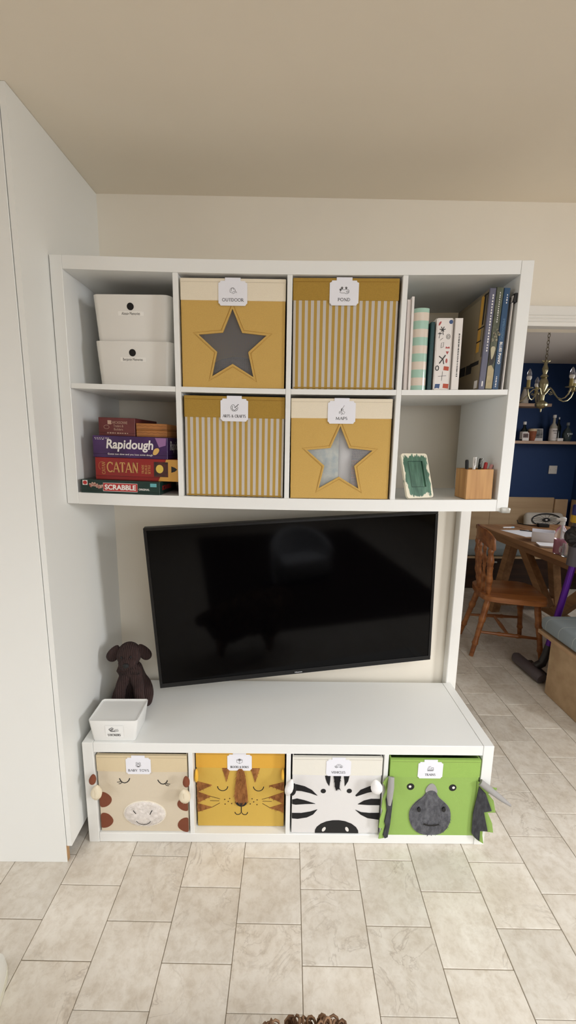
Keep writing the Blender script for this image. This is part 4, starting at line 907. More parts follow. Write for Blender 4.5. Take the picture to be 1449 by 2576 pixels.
cord = mk('brown_corduroy', (62, 42, 39), .95, var=.3, vscale=30)
def ribbed(m, scale):
    N = m.node_tree.nodes; L = m.node_tree.links; tc = N.new('ShaderNodeTexCoord'); wv = N.new('ShaderNodeTexWave')
    wv.wave_type = 'BANDS'; wv.bands_direction = 'X'; wv.inputs['Scale'].default_value = scale; wv.inputs['Distortion'].default_value = 1.5; wv.inputs['Detail'].default_value = 1
    L.new(tc.outputs['Object'], wv.inputs['Vector']); bp = N.new('ShaderNodeBump'); bp.inputs['Strength'].default_value = 1; bp.inputs['Distance'].default_value = .004
    L.new(wv.outputs['Fac'], bp.inputs['Height']); L.new(bp.outputs[0], N['Principled BSDF'].inputs['Normal'])
ribbed(cord, 45)
t = thing('toy_dog', 'dark brown corduroy toy dog sitting behind the white box', 'soft toy', (.121, .172, HL+.001), (0, 0, .12))
bm_v = [((0, .02, .055), .060), ((0, .01, .11), .050), ((0, -.008, .155), .040), ((0, -.018, .19), .040), ((-.038, -.045, .11), .024), ((-.044, -.058, .055), .022), ((-.046, -.062, .018), .021), ((.038, -.045, .11), .024), ((.044, -.058, .055), .022), ((.046, -.062, .018), .021), ((-.066, .0, .035), .034), ((-.070, -.05, .018), .020), ((.066, .0, .035), .034), ((.070, -.05, .018), .020)]
def blob(name, spheres, edges, mat, par, lvl=2):
    me = bpy.data.meshes.new(name); me.from_pydata([s_[0] for s_ in spheres], edges, [])
    o = bpy.data.objects.new(name, me); COL.objects.link(o)
    sk = o.modifiers.new('skin', 'SKIN'); sk.use_smooth_shade = True
    for i, s_ in enumerate(spheres):
        d_ = me.skin_vertices[0].data[i]; d_.radius = (s_[1], s_[1]); d_.use_root = (i == 0)
    sb = o.modifiers.new('sub', 'SUBSURF'); sb.levels = lvl; sb.render_levels = lvl
    dg_ = bpy.context.evaluated_depsgraph_get(); m2 = bpy.data.meshes.new_from_object(o.evaluated_get(dg_))
    bpy.data.objects.remove(o); bpy.data.meshes.remove(me)
    return ob(name, m2, mat, par, smooth='all')
bm_v = [((p[0][0]*.86, p[0][1], p[0][2]), p[1]*.92) for p in bm_v]
blob('body', bm_v, [(0, 1), (1, 2), (2, 3), (2, 4), (4, 5), (5, 6), (2, 7), (7, 8), (8, 9), (0, 10), (10, 11), (0, 12), (12, 13)], cord, t)
g = G().ball((0, -.030, .228), (.046, .044, .050), 20, 14).ball((0, -.062, .212), (.033, .028, .028), 18, 12)
ob('head', g, cord, t, smooth='all')
ob('nose', G().ball((.002, -.089, .214), (.012, .009, .010), 12, 8), 'black', t, smooth='all')
for sgn in (-1, 1):
    g = G().ball((0, 0, 0), (.019, .011, .037), 18, 14)
    for v in g.bm.verts: v.co.x *= 1.15-.35*v.co.z/.037
    g.xf(Matrix.Translation((sgn*.057, -.030, .236)) @ Matrix.Rotation(-sgn*.50, 4, 'Y'))
    ob('ear', g, cord, t, smooth='all')
    ob('eye', G().ball((sgn*.017, -.0735, .240), .0042, 8, 6), 'black', t)
g = G()
for k in range(14):
    a = -1.3+2.6*k/13; g.tube([(.030*sin(a), -.052-.012*cos(a), .200), (.042*sin(a), -.045-.012*cos(a), .172), (.040*sin(a), -.034-.014*cos(a), .150)], [.0045, .0055, .003], 6)
o = ob('bib_fringe', g, cord, t, smooth='all'); o['kind'] = 'stuff'
g = G()
for k in range(12):
    a = -1.2+2.4*k/11; g.tube([(.030*sin(a), -.052-.03*cos(a), .206), (.032*sin(a), -.054-.028*cos(a), .192)], [.005, .004], 6)
o = ob('beard_fringe', g, cord, t, smooth='all'); o['kind'] = 'stuff'

# ------------------------------------------------------------------ dining room: chair
def turned(p0, p1, r, beads, n=12):
    """turned spindle: base radius r, beads = [(fraction, radius), ...] as soft rings"""
    L_ = (Vector(p1)-Vector(p0)).length; prof = []
    N_ = 36
    for i in range(N_+1):
        f = i/N_; rr_ = r(f) if callable(r) else r
        for bf_, br, bw_ in beads: rr_ += br*math.exp(-((f-bf_)/bw_)**2)
        prof.append((rr_, f*L_))
    return G().lathe(prof, p0, p1, n)
t = thing('dining_chair', 'varnished pine kitchen chair with turned spindles beside the table', 'chair', (2.335, 1.445, 0), (0, 0, radians(-11)))
seat = [(-.205, -.13), (-.215, 0), (-.205, .13), (-.17, .185), (0, .205), (.17, .215), (.215, .17), (.222, 0), (.215, -.17), (.17, -.215), (0, -.205), (-.17, -.185)]
g = G().slab(smoothpoly(seat, 2), .415, .450, .012); ob('seat', g, 'pine', t, smooth=True)
feet = [((-.150, -.115, .417), (-.245, -.175, 0)), ((-.150, .115, .417), (-.245, .175, 0)), ((.150, -.150, .417), (.198, -.200, 0)), ((.150, .150, .417), (.198, .200, 0))]
for a, b in feet: ob('leg', turned(b, a, lambda f: .0145+.008*f-.004*max(0, f-.85)/.15, [(.22, .006, .018), (.26, .003, .02), (.62, .006, .02), (.66, .004, .02)]), 'pine', t, smooth=True)
lp = lambda q, f: tuple(q[1][i]+(q[0][i]-q[1][i])*f for i in range(3))
for s_ in (0, 1):
    a, b = lp(feet[s_], .42), lp(feet[s_+2], .42); ob('stretcher', turned(a, b, .0095, [(.35, .005, .02), (.65, .005, .02), (.5, .004, .2)]), 'pine', t, smooth=True)
m0 = [(x+y)/2 for x, y in zip(lp(feet[0], .42), lp(feet[2], .42))]; m1 = [(x+y)/2 for x, y in zip(lp(feet[1], .42), lp(feet[3], .42))]
ob('cross_stretcher', turned(m0, m1, .0095, [(.5, .005, .25)]), 'pine', t, smooth=True)
cr = lambda y_: -.172-.036*(1-(y_/.20)**2)
g = G(); nn = 14
cols = []
for i in range(nn+1):
    y_ = -.205+.41*i/nn; e = abs(y_)/.205; zt = .905-.05*e**4; zb_ = .775+.03*(1-e)+.0; x_ = cr(y_)
    cols.append([g.bm.verts.new(p) for p in ((x_+.012, y_, zb_+.004*e), (x_+.004, y_, zt), (x_-.014, y_, zt), (x_-.008, y_, zb_))])
for a, b in zip(cols, cols[1:]):
    for k in range(4): g.bm.faces.new((a[k], a[(k+1) % 4], b[(k+1) % 4], b[k]))
g.bm.faces.new(cols[0]); g.bm.faces.new(cols[-1][::-1])
bmesh.ops.bevel(g.bm, geom=list(g.bm.edges), offset=.004, segments=1, affect='EDGES')
ob('crest_rail', g, 'pine', t, smooth=True)
for i, y_ in enumerate((-.165, -.085, 0, .085, .165)):
    sp_ = turned((-.158-.025*(1-(y_/.17)**2), y_*.78, .447), (cr(y_)+.002, y_, .80), (lambda f: .0135+.006*sin(pi*f)) if abs(y_) > .1 else .0095, [(.12, .005, .025), (.30, .006, .07), (.55, .004, .02), (.70, .007, .07), (.90, .006, .03)])
    ob('stile' if abs(y_) > .1 else 'spindle', sp_, 'pine', t, smooth=True)
# table
t = thing('dining_table', 'rustic brown trestle table in the dining room', 'table', (2.95, 1.72, 0), (0, 0, radians(3.4)))
TZ = .750
for k in range(5): ob('plank', G().box(-.405+.166*k, -.241+.166*k, -.93, .655, TZ-.036, TZ, .003), 'oak', t)
ob('apron', G().box(-.33, -.30, -.85, .58, TZ-.10, TZ-.037).box(.28, .31, -.85, .58, TZ-.10, TZ-.037), 'oak', t)
for y_ in (-.62, .42):
    for x_ in (-.24, .24):
        g = G().box(-.035, .035, -.035, .035, 0, .72); 
        for v in g.bm.verts: v.co.x += x_*(1.25-.55*v.co.z/.72)
        for v in g.bm.verts: v.co.y += y_
        ob('leg', g, 'oak', t)
    ob('foot_rail', G().box(-.32, .32, y_-.03, y_+.03, .06, .12, .004), 'oak', t)
ob('long_rail', G().box(-.03, .03, -.62, .42, .10, .16, .004), 'oak', t)
for s_ in (-1, 1):
    ym_ = -.1; g = G().box(-.03, .03, -.035, .035, -.30, .30).xf(Matrix.Translation((-.15, ym_+s_*.26, .45)) @ Matrix.Rotation(-s_*.75, 4, 'X')); ob('brace', g, 'oak', t)
# fitted bench along the far wall with wooden back
t = thing('corner_bench', 'fitted wooden bench with panelled back along the navy wall', 'bench', (3.0, 2.9, 0))
def cb(name, x0, x1, y0, y1, z0, z1, mat, bev=.002): return ob(name, G().box(x0-3.0, x1-3.0, y0-2.9, y1-2.9, z0, z1, bev), mat, t)
for k in range(4): cb('front_board', 1.6+.575*k, 2.172+.575*k, 2.70, 2.72, .002, .325, 'darkwood')
cb('seat_board', 1.6, 3.895, 2.69, 3.095, .325, .345, 'ply')
for k in range(3): cb('back_panel', 1.6+.70*k, 2.298+.70*k, 3.075, 3.098, .345, .920, 'ply')
cb('corner_post', 3.70, 3.84, 3.055, 3.078, .345, .905, mk('pale_ply', (190, 160, 126), .6, var=.1))
cb('side_panel', 3.872, 3.896, 2.25, 3.05, .345, .905, 'ply')
cb('latch', 2.885, 2.93, 2.69, 2.70, .275, .292, stl)
cloth = mk('blue_grey_check', (134, 144, 148), .95, col2=(146, 156, 158), vscale=200, bump=.4, bscale=300)
o = tag(ob('bench_cushion', G().box(-1.1, 1.1, -.19, .16, 0, .10, .025, 3), cloth, None, True, (2.75, 2.885, .3475)), 'long blue-grey cushion on the bench against the far wall', 'cushion')
# near bench with cushion
t = thing('box_bench', 'plywood box bench at the right edge of the photo', 'bench', (2.60, .66, 0))
for nm, a in (('side_board', (2.313, 2.331, .44, .894, .001, .365)), ('side_board', (2.88, 2.898, .44, .894, .001, .365)), ('end_board', (2.331, 2.88, .876, .894, .001, .365)), ('end_board', (2.331, 2.88, .44, .458, .001, .365)), ('lid', (2.262, 2.91, .435, .945, .3655, .388))):
    ob(nm, G().box(a[0]-2.60, a[1]-2.60, a[2]-.66, a[3]-.66, a[4], a[5], .0015), 'ply' if nm != 'lid' else mk('lid_ply', (186, 152, 116), .6, var=.15), t)
def check(name):
    m = stripes(name, (206, 208, 200), (138, 148, 152), .11, 'Y', .015, .95, .03); return m
g = G().box(-.325, .325, -.26, .255, 0, .088, .035, 4)
for v in g.bm.verts: v.co.z += (.018*(1-(v.co.x/.33)**2)*(1-(v.co.y/.26)**2) if v.co.z > .05 else 0)
o = tag(ob('seat_cushion', g, check('blue_grey_windowpane'), None, True, (2.588, .692, .389)), 'plump blue-grey checked cushion on the box bench', 'cushion')

# things on the table
tz = TZ+.001
def put(name, label, cat, g, mat, loc, rz=0, smooth=False): return tag(ob(name, g, mat, None, smooth, loc, (0, 0, rz)), label, cat)
pw = mk('paper_white', (240, 240, 246), .7)
put('paper_sheet', 'large white sheet of paper lying on the table', 'paper', G().slab([(-.12, .13), (.13, .14), (.10, -.12), (-.05, -.13)], 0, .0008), pw, (2.72, 1.965, tz))
put('pencil', 'dark pencil lying across the white paper', 'pencil', G().tube([(-.07, .05, 0), (.07, -.05, 0)], .004, 6), 'dark', (2.83, 2.03, tz+.006))
t = thing('white_carton', 'open white box standing on the dining table', 'box', (2.72, 1.70, tz), (0, 0, -.55))
ob('wall', G().box(-.075, .075, -.07, -.067, .003, .08, .0005), pw, t); ob('wall', G().box(-.075, .075, .067, .07, .003, .08, .0005), pw, t); ob('wall', G().box(-.075, -.072, -.067, .067, .003, .08, .0005), pw, t); ob('wall', G().box(.072, .075, -.067, .067, .003, .08, .0005), pw, t); ob('base', G().box(-.075, .075, -.07, .07, 0, .003), pw, t)
g = G(); loft(g, [rring(g, .060, -.055, .055, 0, .015), rring(g, .066, -.061, .061, .012, .018), rring(g, .066, -.061, .061, .014, .018), rring(g, .055, -.05, .05, .011, .014)])
put('white_tray', 'flat white tray in front of the open white box', 'tray', g, pw, (2.655, 1.535, tz), -.3, True)
t = thing('spray_bottle', 'clear spray bottle of pink liquid at the table edge', 'bottle', (2.605, 1.34, tz))
cp = mk('clear_bottle', (238, 240, 240), .08, trans=.9)
ob('bottle', G().lathe([(.034, 0), (.038, .01), (.038, .13), (.030, .165), (.014, .19), (.012, .20)], (0, 0, 0), n=20), cp, t, smooth=True)
ob('liquid', G().lathe([(.031, .002), (.035, .012), (.035, .098), (.034, .10)], (0, 0, 0), n=20), mk('pink_liquid', (226, 104, 150), .2), t, smooth=True)
ob('spray_head', G().lathe([(.015, .198), (.016, .222), (.020, .226), (.020, .246), (.012, .252)], (0, 0, 0), n=14).box(-.045, 0, -.009, .009, .228, .246, .004), mk('white_spray', (244, 244, 244), .35), t, smooth=True)
ob('dip_tube', G().tube([(0, 0, .01), (0, 0, .2)], .003, 6), pw, t)
t = thing('glass_mug', 'clear glass mug between the spray bottle and vacuum', 'mug', (2.615, 1.265, tz))
ob('cup', G().lathe([(.036, 0), (.038, .004), (.038, .085), (.035, .085), (.034, .008), (.001, .006)], (0, 0, 0), n=22), cp, t, smooth=True)
ob('handle', G().tube([(-.036, 0, .07), (-.058, -.004, .065), (-.064, -.005, .045), (-.056, -.004, .025), (-.036, 0, .018)], .005, 8), cp, t, smooth=True)
t = thing('marker_pen', 'white and blue marker pen lying on the table', 'pen', (2.715, 2.176, tz+.0075), (0, 0, .18))
ob('barrel', G().lathe([(.005, 0), (.007, .004), (.007, .085)], (-.055, 0, 0), (1, 0, 0), 10), pw, t, smooth=True); ob('cap', G().lathe([(.0074, 0), (.0074, .03), (.005, .034)], (.025, 0, 0), (1, 0, 0), 10), mk('pale_blue_plastic', (170, 200, 224), .4), t, smooth=True)
t = thing('power_adapter', 'black power brick with a curling cable on the table', 'adapter', (3.075, 2.26, tz), (0, 0, -.2))
ob('brick', G().box(-.045, .045, -.025, .025, 0, .03, .004), 'dark', t); ob('cable', G().tube([(-.045, 0, .012), (-.09, .01, .006), (-.14, .05, .005), (-.17, .11, .006), (-.175, .13, .03)], .004, 6), 'dark', t, smooth=True)
t = thing('wheel_cushion', 'pale oblong cushion printed with a black spoked wheel', 'cushion', (3.55, 2.955, .4665), (-.16, 0, 0))
g = G().box(-.21, .21, -.05, .05, 0, .30, .045, 4)
for v in g.bm.verts: k = 1-.25*((v.co.x/.21)**2+((v.co.z-.15)/.15)**2)/2; v.co.y *= k
ob('cover', g, mk('linen_pale', (206, 200, 190), .95, var=.08, vscale=60), t, smooth='all')
g = G(); yy = -.052
g.ribbon(ell(0, .222, .155, .066, 40)+[(.155, .222)], .012, yy); g.prism(ell(0, .222, .040, .022, 20), yy-.001, yy)
for a in range(0, 360, 24): g.ribbon([(.03*cos(radians(a)), .222+.015*sin(radians(a))), (.15*cos(radians(a)), .222+.062*sin(radians(a)))], .003, yy)
ob('wheel_print', g, 'black', t)
ob('wheel_hub', G().prism(ell(0, .222, .013, .009, 14), yy-.002, yy), wht, t)

# stick vacuum
t = thing('stick_vacuum', 'upright cordless vacuum with purple tube beside the box bench', 'vacuum cleaner', (2.40, 1.10, .0))
vx = lambda x, y, z: (x-2.40, y-1.10, z)
gm = mk('grey_vacuum_plastic', (92, 86, 92), .35); pm = mk('purple_metal', (92, 34, 148), .3, metal=.5); dk = mk('charcoal_plastic', (48, 46, 48), .4)
ob('floor_head', G().tube([vx(2.322, 1.245, .038), vx(2.330, 1.23, .040), vx(2.345, .985, .040), vx(2.346, .975, .038)], [.028, .036, .036, .030], 16), mk('head_grey', (84, 76, 80), .45), t, smooth=True)
ob('head_guard', G().box(2.335-2.40, 2.42-2.40, 1.02-1.10, 1.20-1.10, .004, .045, .01), dk, t)
ob('neck', G().tube([vx(2.37, 1.10, .045), vx(2.42, 1.10, .075), vx(2.437, 1.10, .13), vx(2.447, 1.10, .20)], [.026, .026, .024, .020], 12), dk, t, smooth=True)
ob('tube', G().tube([vx(2.447, 1.10, .19), vx(2.535, 1.10, .745)], .0195, 16), pm, t, smooth=True)
ob('clear_bin', G().tube([vx(2.530, 1.10, .735), vx(2.54, 1.10, .80), vx(2.542, 1.10, .86)], [.034, .040, .042], 16), gm, t, smooth=True)
ob('cyclone', G().ball(vx(2.515, 1.09, .925), (.056, .056, .056), 18, 12), dk, t, smooth=True)
for k in range(9):
    a = 2*pi*k/9; c = Vector(vx(2.515, 1.09, .925)); d1 = Vector((cos(a), 0, sin(a)))
    ob('cyclone_duct', G().tube([c+d1*.030+Vector((0, -.05, 0)), c+d1*.058+Vector((.01, -.03, 0)), c+d1*.062+Vector((.02, .02, 0))], [.010, .012, .010], 8), dk, t, smooth=True)
ob('motor_body', G().lathe([(.040, 0), (.042, .03), (.040, .075)], vx(2.55, 1.10, .95), vx(2.552, 1.10, 1.2), 18), gm, t, smooth=True)
ob('yellow_ring', G().lathe([(.043, 0), (.045, .008), (.045, .038), (.043, .046)], vx(2.535, 1.10, 1.012), vx(2.536, 1.10, 1.3), 18), mk('yellow_plastic', (206, 164, 36), .4), t, smooth=True)
ob('blue_filter', G().lathe([(.042, 0), (.042, .055), (.038, .062)], vx(2.536, 1.10, 1.058), vx(2.538, 1.10, 1.3), 18), mk('blue_filter', (44, 48, 120), .35), t, smooth=True)

# shelves, bottles and socket on the navy wall
plank = mk('pale_pine_shelf', (188, 158, 134), .6, var=.2, vscale=6)
SY = 3.0
tag(ob('display_shelf', G().box(-.42, .40, -.11, .095, -.03, 0, .002), plank, None, False, (3.48, SY, 1.530)), 'longer pale wooden shelf holding bottles on the navy wall', 'shelf')
tag(ob('display_shelf', G().box(-.25, .18, -.11, .095, -.03, 0, .002), plank, None, False, (3.25, SY, 1.905)), 'shorter pale wooden shelf behind the chandelier', 'shelf')
def bottle(label, x, z, prof, mat, capr, cap, lab=None, labz=None, y=2.94, lr=None):
    t = thing('bottle', label, 'bottle', (x, y, z+.001), (0, 0, 0), 'bottles on the navy wall shelf')
    ob('glass', G().lathe(prof, (0, 0, 0), n=18), mat, t, smooth=True)
    ht = prof[-1][1]; ob('cap', G().lathe([(capr, 0), (capr, .028), (capr*.8, .03)], (0, 0, ht-.008), n=12), cap, t, smooth=True)
    if lab:
        r_ = prof[1][0]+.0012; ob('paper_label', G().lathe([(r_, labz[0]), (r_, labz[1])], (0, 0, 0), n=18), lab, t, smooth=True)
    return t
gd = mk('dark_green_glass', (16, 26, 24), .1, spec=.6); gc = mk('smoky_glass', (96, 112, 116), .08, trans=.6)
lw_ = mk('paper_label_white', (220, 214, 210), .6); capw = mk('white_cap', (226, 224, 222), .4)
bottle('dark bottle with white cap and square label, leftmost on shelf', 3.203, 1.530, [(.034, 0), (.036, .01), (.036, .10), (.014, .135), (.012, .172)], gd, .016, capw, lw_, (.012, .092))
t = bottle('tall clear bottle with large white label and white cap', 3.506, 1.530, [(.034, 0), (.035, .01), (.035, .145), (.013, .185), (.012, .245)], mk('pale_glass', (176, 172, 160), .1), .017, capw, lw_, (.006, .128))
g = G(); marks(g, 0, .104, 5, .012, .05, -.0375, seed=31); marks(g, 0, .08, 3, .008, .03, -.0375, seed=32); marks(g, 0, .03, 8, .002, .05, -.0375, seed=33); ob('label_print', g, 'ink', t)
bottle('slim black bottle behind a small white box', 3.575, 1.530, [(.026, 0), (.027, .01), (.027, .15), (.010, .185), (.009, .225)], gd, .009, mk('silver_cap', (190, 190, 196), .3, metal=.8), None, None, 2.97)
t = bottle('round clear glass bottle, rightmost on the shelf', 3.655, 1.530, [(.030, 0), (.040, .02), (.044, .07), (.036, .105), (.012, .14), (.012, .17)], gc, .015, mk('grey_cork', (120, 126, 130), .5))
g = G(); marks(g, 0, .075, 4, .02, .06, -.0455, seed=41); ob('label_print', g, mk('pale_print', (180, 188, 190), .6), t)
t = thing('clay_pot', 'terracotta mug with a pale rim between bottle and picture', 'pot', (3.284, 2.93, 1.531))
ob('pot', G().lathe([(.026, 0), (.034, .03), (.040, .085), (.040, .10)], (0, 0, 0), n=18), mk('terracotta', (150, 82, 50), .7, var=.3, vscale=40), t, smooth=True); ob('rim', G().lathe([(.041, .098), (.042, .112), (.036, .122), (.001, .122)], (0, 0, 0), n=18), mk('cream_glaze', (204, 184, 150), .5), t, smooth=True)
t = thing('picture_card', 'small black and white picture card on the shelf', 'picture', (3.372, 2.965, 1.531), (-.12, 0, 0))
ob('card', G().box(-.052, .052, 0, .004, 0, .128), lw_, t); ob('image', G().box(-.047, .047, -.001, 0, .03, .122), mk('grey_image', (150, 150, 148), .6, col2=(44, 44, 46), vscale=24), t)
put('small_box', 'small white box in front of the black bottle', 'box', G().box(-.03, .03, -.02, .02, 0, .03, .003), lw_, (3.56, 2.91, 1.531))
t = thing('polaroid_print', 'white bordered snapshot leaning on the dark bottle', 'photo', (3.196, 2.885, 1.531), (-.1, 0, 0))
ob('border', G().box(-.034, .034, 0, .003, 0, .082), lw_, t); ob('image', G().box(-.027, .027, -.0008, 0, .03, .072), mk('dark_snap', (120, 90, 84), .6, col2=(50, 40, 40), vscale=30), t)
t = thing('jug', 'pale conical jug on the upper shelf behind the chandelier', 'jug', (3.17, 2.95, 1.906))
ob('body', G().lathe([(.045, 0), (.045, .01), (.026, .10), (.012, .15), (.014, .16)], (0, 0, 0), n=16), mk('pale_ceramic', (186, 178, 166), .5), t, smooth=True)
ob('handle', G().tube([(.02, 0, .11), (.05, 0, .10), (.055, 0, .06), (.042, 0, .03)], .005, 6), mk('pale_ceramic', (186, 178, 166), .5), t, smooth=True)
put('pale_jar', 'small pale jar at the right of the upper shelf', 'jar', G().lathe([(.03, 0), (.034, .02), (.034, .09), (.022, .1), (.024, .12)], (0, 0, 0), n=16), mk('grey_ceramic', (150, 146, 140), .5), (3.33, 2.95, 1.906), 0, True)
t = thing('switch_plate', 'square white blank socket plate on the navy wall', 'socket', (3.653, 3.097, 1.225))
ob('plate', G().box(-.045, .045, -.010, 0, -.045, .045, .003), mk('white_fitting', (214, 210, 204), .4), t)
for s_ in (-1, 1): ob('screw', G().lathe([(.004, 0), (.004, .0015)], (s_*.031, -.010, 0), (s_*.031, -.2, 0), 10), stl, t)

# ------------------------------------------------------------------ chandelier
CX, CY = 2.71, 1.90
t = thing('chandelier', 'five-arm antique brass chandelier with clear candle bulbs', 'chandelier', (CX, CY, 1.73))
z = lambda v: v-1.73
ob('column', G().lathe([(.002, z(1.735)), (.006, z(1.742)), (.006, z(1.760)), (.022, z(1.765)), (.040, z(1.778)), (.045, z(1.792)), (.040, z(1.806)), (.024, z(1.815)), (.016, z(1.825)), (.018, z(1.86)), (.018, z(1.882)), (.014, z(1.888)), (.020, z(1.90)), (.034, z(1.935)), (.034, z(1.955)), (.022, z(1.985)), (.016, z(1.99)), (.028, z(2.0)), (.027, z(2.005)), (.013, z(2.02)), (.022, z(2.045)), (.022, z(2.06)), (.012, z(2.09)), (.014, z(2.108)), (.014, z(2.113))], (0, 0, 0), n=20), 'brass', t, smooth=True)
g = G()
for k in range(6):
    a = k*pi/3; g.tube([(0, 0, z(2.112)), (.018*cos(a), .018*sin(a), z(2.114)), (.032*cos(a), .032*sin(a), z(2.118))], [.006, .007, .003], 6)
ob('leaf_collar', g, 'brass', t)
for k in range(9):
    c0 = z(2.128)+.0245*k; a = (k % 2)*pi/2+.5
    g = G(); pts = [(.009*cos(b_)*cos(a), .009*cos(b_)*sin(a), c0+.0155*sin(b_)) for b_ in [2*pi*i/12 for i in range(13)]]
    g.tube(pts, .0021, 6, False); ob('chain_link', g, mk('dull_brass', (120, 108, 84), .4, metal=.9), t)
bulbm = mk('clear_bulb', (232, 230, 236), .05, trans=.85); sock = mk('white_bulb_base', (232, 228, 222), .4)
for k in range(5):
    th = radians(-2+72*k); R_ = .23
    P3 = lambda r_, zz: (r_*cos(th), r_*sin(th), z(zz))
    pts = [P3(r_, zz) for r_, zz in ((.016, 1.868), (.03, 1.885), (.045, 1.908), (.062, 1.912), (.080, 1.896), (.105, 1.860), (.135, 1.830), (.165, 1.818), (.195, 1.826), (.218, 1.850), (.229, 1.880), (.23, 1.892))]
    arm = ob('arm', G().tube(pts, .0052, 8), 'brass', t, smooth=True)
    ob('scroll', G().tube([P3(r_, zz) for r_, zz in ((.05, 1.872), (.062, 1.866), (.075, 1.872), (.072, 1.884), (.064, 1.88))], .003, 6), 'brass', arm, smooth=True)
    c = P3(R_, 1.892)
    ob('drip_pan', G().lathe([(.008, -.004), (.012, .0), (.034, .004), (.036, .007), (.012, .006)], c, n=16), 'brass', arm, smooth=True)
    ob('candle_tube', G().lathe([(.0125, 0), (.0125, .058)], (c[0], c[1], c[2]+.004), n=14), mk('old_gold_sleeve', (168, 152, 98), .45, metal=.5), arm, smooth=True)
    bs_ = ob('bulb_base', G().lathe([(.012, 0), (.0175, .012), (.0175, .024), (.015, .028)], (c[0], c[1], c[2]+.062), n=14), sock, arm, smooth=True)
    ob('bulb', G().lathe([(.0165, 0), (.0175, .012), (.0155, .028), (.009, .046), (.002, .057)], (c[0], c[1], c[2]+.086), n=14), bulbm, arm, smooth=True)

# ------------------------------------------------------------------ at the bottom edge: curly brown dog and a shoe
furc = mk('brown_curls', (164, 128, 96), .8, col2=(104, 74, 50), vscale=25)
t = thing('dog', 'curly brown dog, only the curls of its back showing at the bottom edge', 'dog', (.755, -.804, .0))
sk_ = [((-.17, 0, .300), .125), ((-.02, 0, .305), .128), ((.13, 0, .302), .125), ((.215, -.075, .30), .07), ((.245, -.165, .30), .075), ((.245, -.26, .27), .045), ((-.17, .055, .15), .045), ((-.19, .06, .07), .028), ((-.175, .06, .024), .024), ((-.17, -.055, .15), .045), ((-.19, -.06, .07), .028), ((-.175, -.06, .024), .024), ((.13, .055, .14), .038), ((.13, .055, .024), .026), ((.13, -.055, .14), .038), ((.13, -.055, .024), .026), ((-.27, -.04, .26), .03), ((-.31, -.08, .22), .025)]
body = blob('body', sk_, [(0, 1), (1, 2), (2, 3), (3, 4), (4, 5), (0, 6), (6, 7), (7, 8), (0, 9), (9, 10), (10, 11), (2, 12), (12, 13), (2, 14), (14, 15), (0, 16), (16, 17)], furc, t, 2)
g = G(); rnd = random.Random(4); polys = [p for p in body.data.polygons if p.center.z > .16]
for i in range(6500):
    p = rnd.choice(polys); vv_ = [body.data.vertices[k_].co for k_ in p.vertices]; ww_ = [rnd.random()+.02 for _ in vv_]; c = sum((a_*b_ for a_, b_ in zip(vv_, ww_)), Vector())/sum(ww_); n_ = Vector(p.normal); a = n_.orthogonal().normalized(); a.rotate(Matrix.Rotation(rnd.uniform(0, 6.28), 3, n_)); r_ = rnd.uniform(.004, .0105); side = n_.cross(a)
    pts = [c+a*(r_*sin(q_))+n_*(r_*(1-cos(q_))*.9)+side*(q_*.0012) for q_ in [5.0*j/6 for j in range(7)]]
    g.tube(pts, [.0022, .0027, .0028, .0027, .0024, .0020, .0010], 4, False)
o = ob('curly_coat', g, furc, t, smooth='all'); o['kind'] = 'stuff'
for s_ in (-1, 1): ob('ear', G().ball((.245+s_*.075, -.165, .275), (.022, .035, .06), 12, 8), furc, t, smooth='all')
ob('nose', G().ball((.245, -.302, .275), (.014, .010, .011), 10, 6), 'black', t, smooth='all')
for s_ in (-1, 1): ob('eye', G().ball((.245+s_*.030, -.235, .322), .008, 8, 6), 'black', t)
t = thing('shoe', 'white shoe with navy collar just entering the left edge', 'shoe', (-.030, -.545, .001), (0, 0, .25))
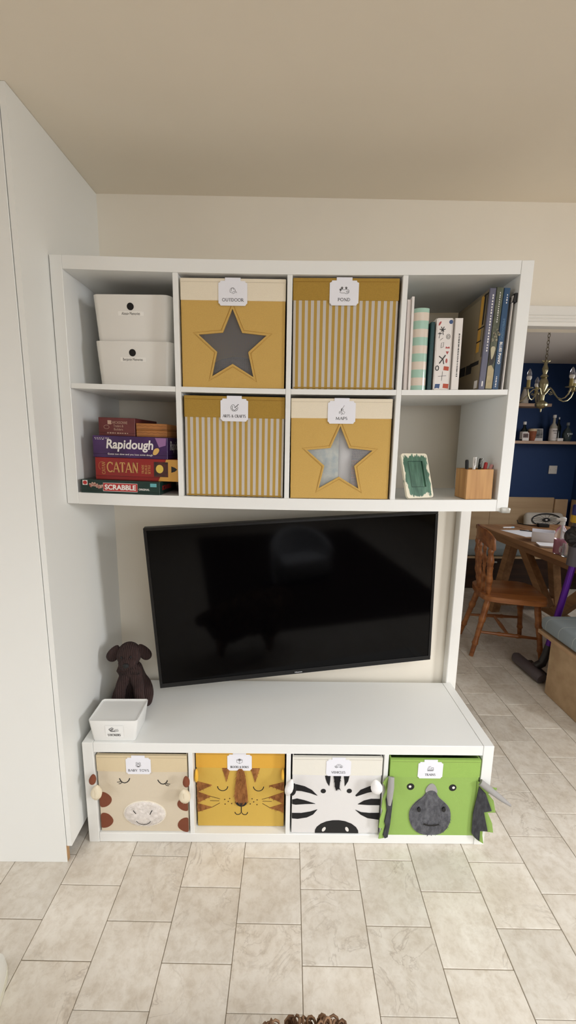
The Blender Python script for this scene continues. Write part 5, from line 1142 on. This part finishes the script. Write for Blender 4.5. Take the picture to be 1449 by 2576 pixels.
so_ = smoothpoly([(-.040, -.13), (-.045, 0), (-.040, .10), (-.02, .135), (.02, .135), (.040, .10), (.042, 0), (.036, -.13)], 2)
ob('sole', G().slab(so_, 0, .022, .003), mk('white_rubber', (236, 234, 216), .5), t, smooth=True)
g = G(); rs = []
for zz, k, ys in ((.022, .97, 1), (.05, .93, .97), (.07, .80, .8), (.085, .62, .5)):
    rs.append([g.bm.verts.new((x_*k, -.03+(y_+.03)*ys-(.03 if zz > .06 else 0), zz)) for x_, y_ in so_])
loft(g, rs); ob('upper', g, mk('white_leather', (232, 230, 222), .5), t, smooth=True)
ob('collar', G().tube([(.026*cos(a), -.065+.045*sin(a), .087) for a in [2*pi*i/16 for i in range(17)]], .008, 8, False), mk('navy_lining', (28, 36, 60), .8), t, smooth=True)

# tub chair behind the camera, seen only as a faint reflection in the television
t = thing('tub_chair', 'pale grey tub chair reflected faintly in the dark television screen', 'chair', (1.43, -1.90, .0135), (0, 0, radians(-14)))
tg = mk('pale_grey_upholstery', (222, 224, 230), .9, bump=.3, bscale=200)
g = G(); n = 20; ri = []
for k in range(n+1):
    a = pi*k/n; c_, s_ = cos(a), sin(a); h_ = .26+.20*s_**.7
    ri.append([g.bm.verts.new(p) for p in ((.31*c_, -.26*s_+.1, .02), (.33*c_, -.28*s_+.1, h_-.03), (.31*c_, -.26*s_+.1, h_), (.26*c_, -.21*s_+.1, h_), (.24*c_, -.19*s_+.1, h_-.04), (.24*c_, -.19*s_+.1, .02))])
for a, b in zip(ri, ri[1:]):
    for k in range(6): g.bm.faces.new((a[k], a[(k+1) % 6], b[(k+1) % 6], b[k]))
g.bm.faces.new(ri[0]); g.bm.faces.new(ri[-1][::-1])
ob('shell', g, tg, t, smooth=True)
ob('seat_cushion', G().box(-.235, .235, -.08, .16, .03, .22, .03, 3), tg, t, smooth=True)

g = G().box(-1.0, 1.0, -1.15, 1.15, 0, .012, .005, 2)
tag(ob('rug', g, mk('dark_brown_rug', (62, 40, 28), 1, var=.3, vscale=30, bump=.6, bscale=150), None, False, (1.55, -2.15, .0006)), 'dark brown rug mirrored dimly in the lower television screen', 'rug')
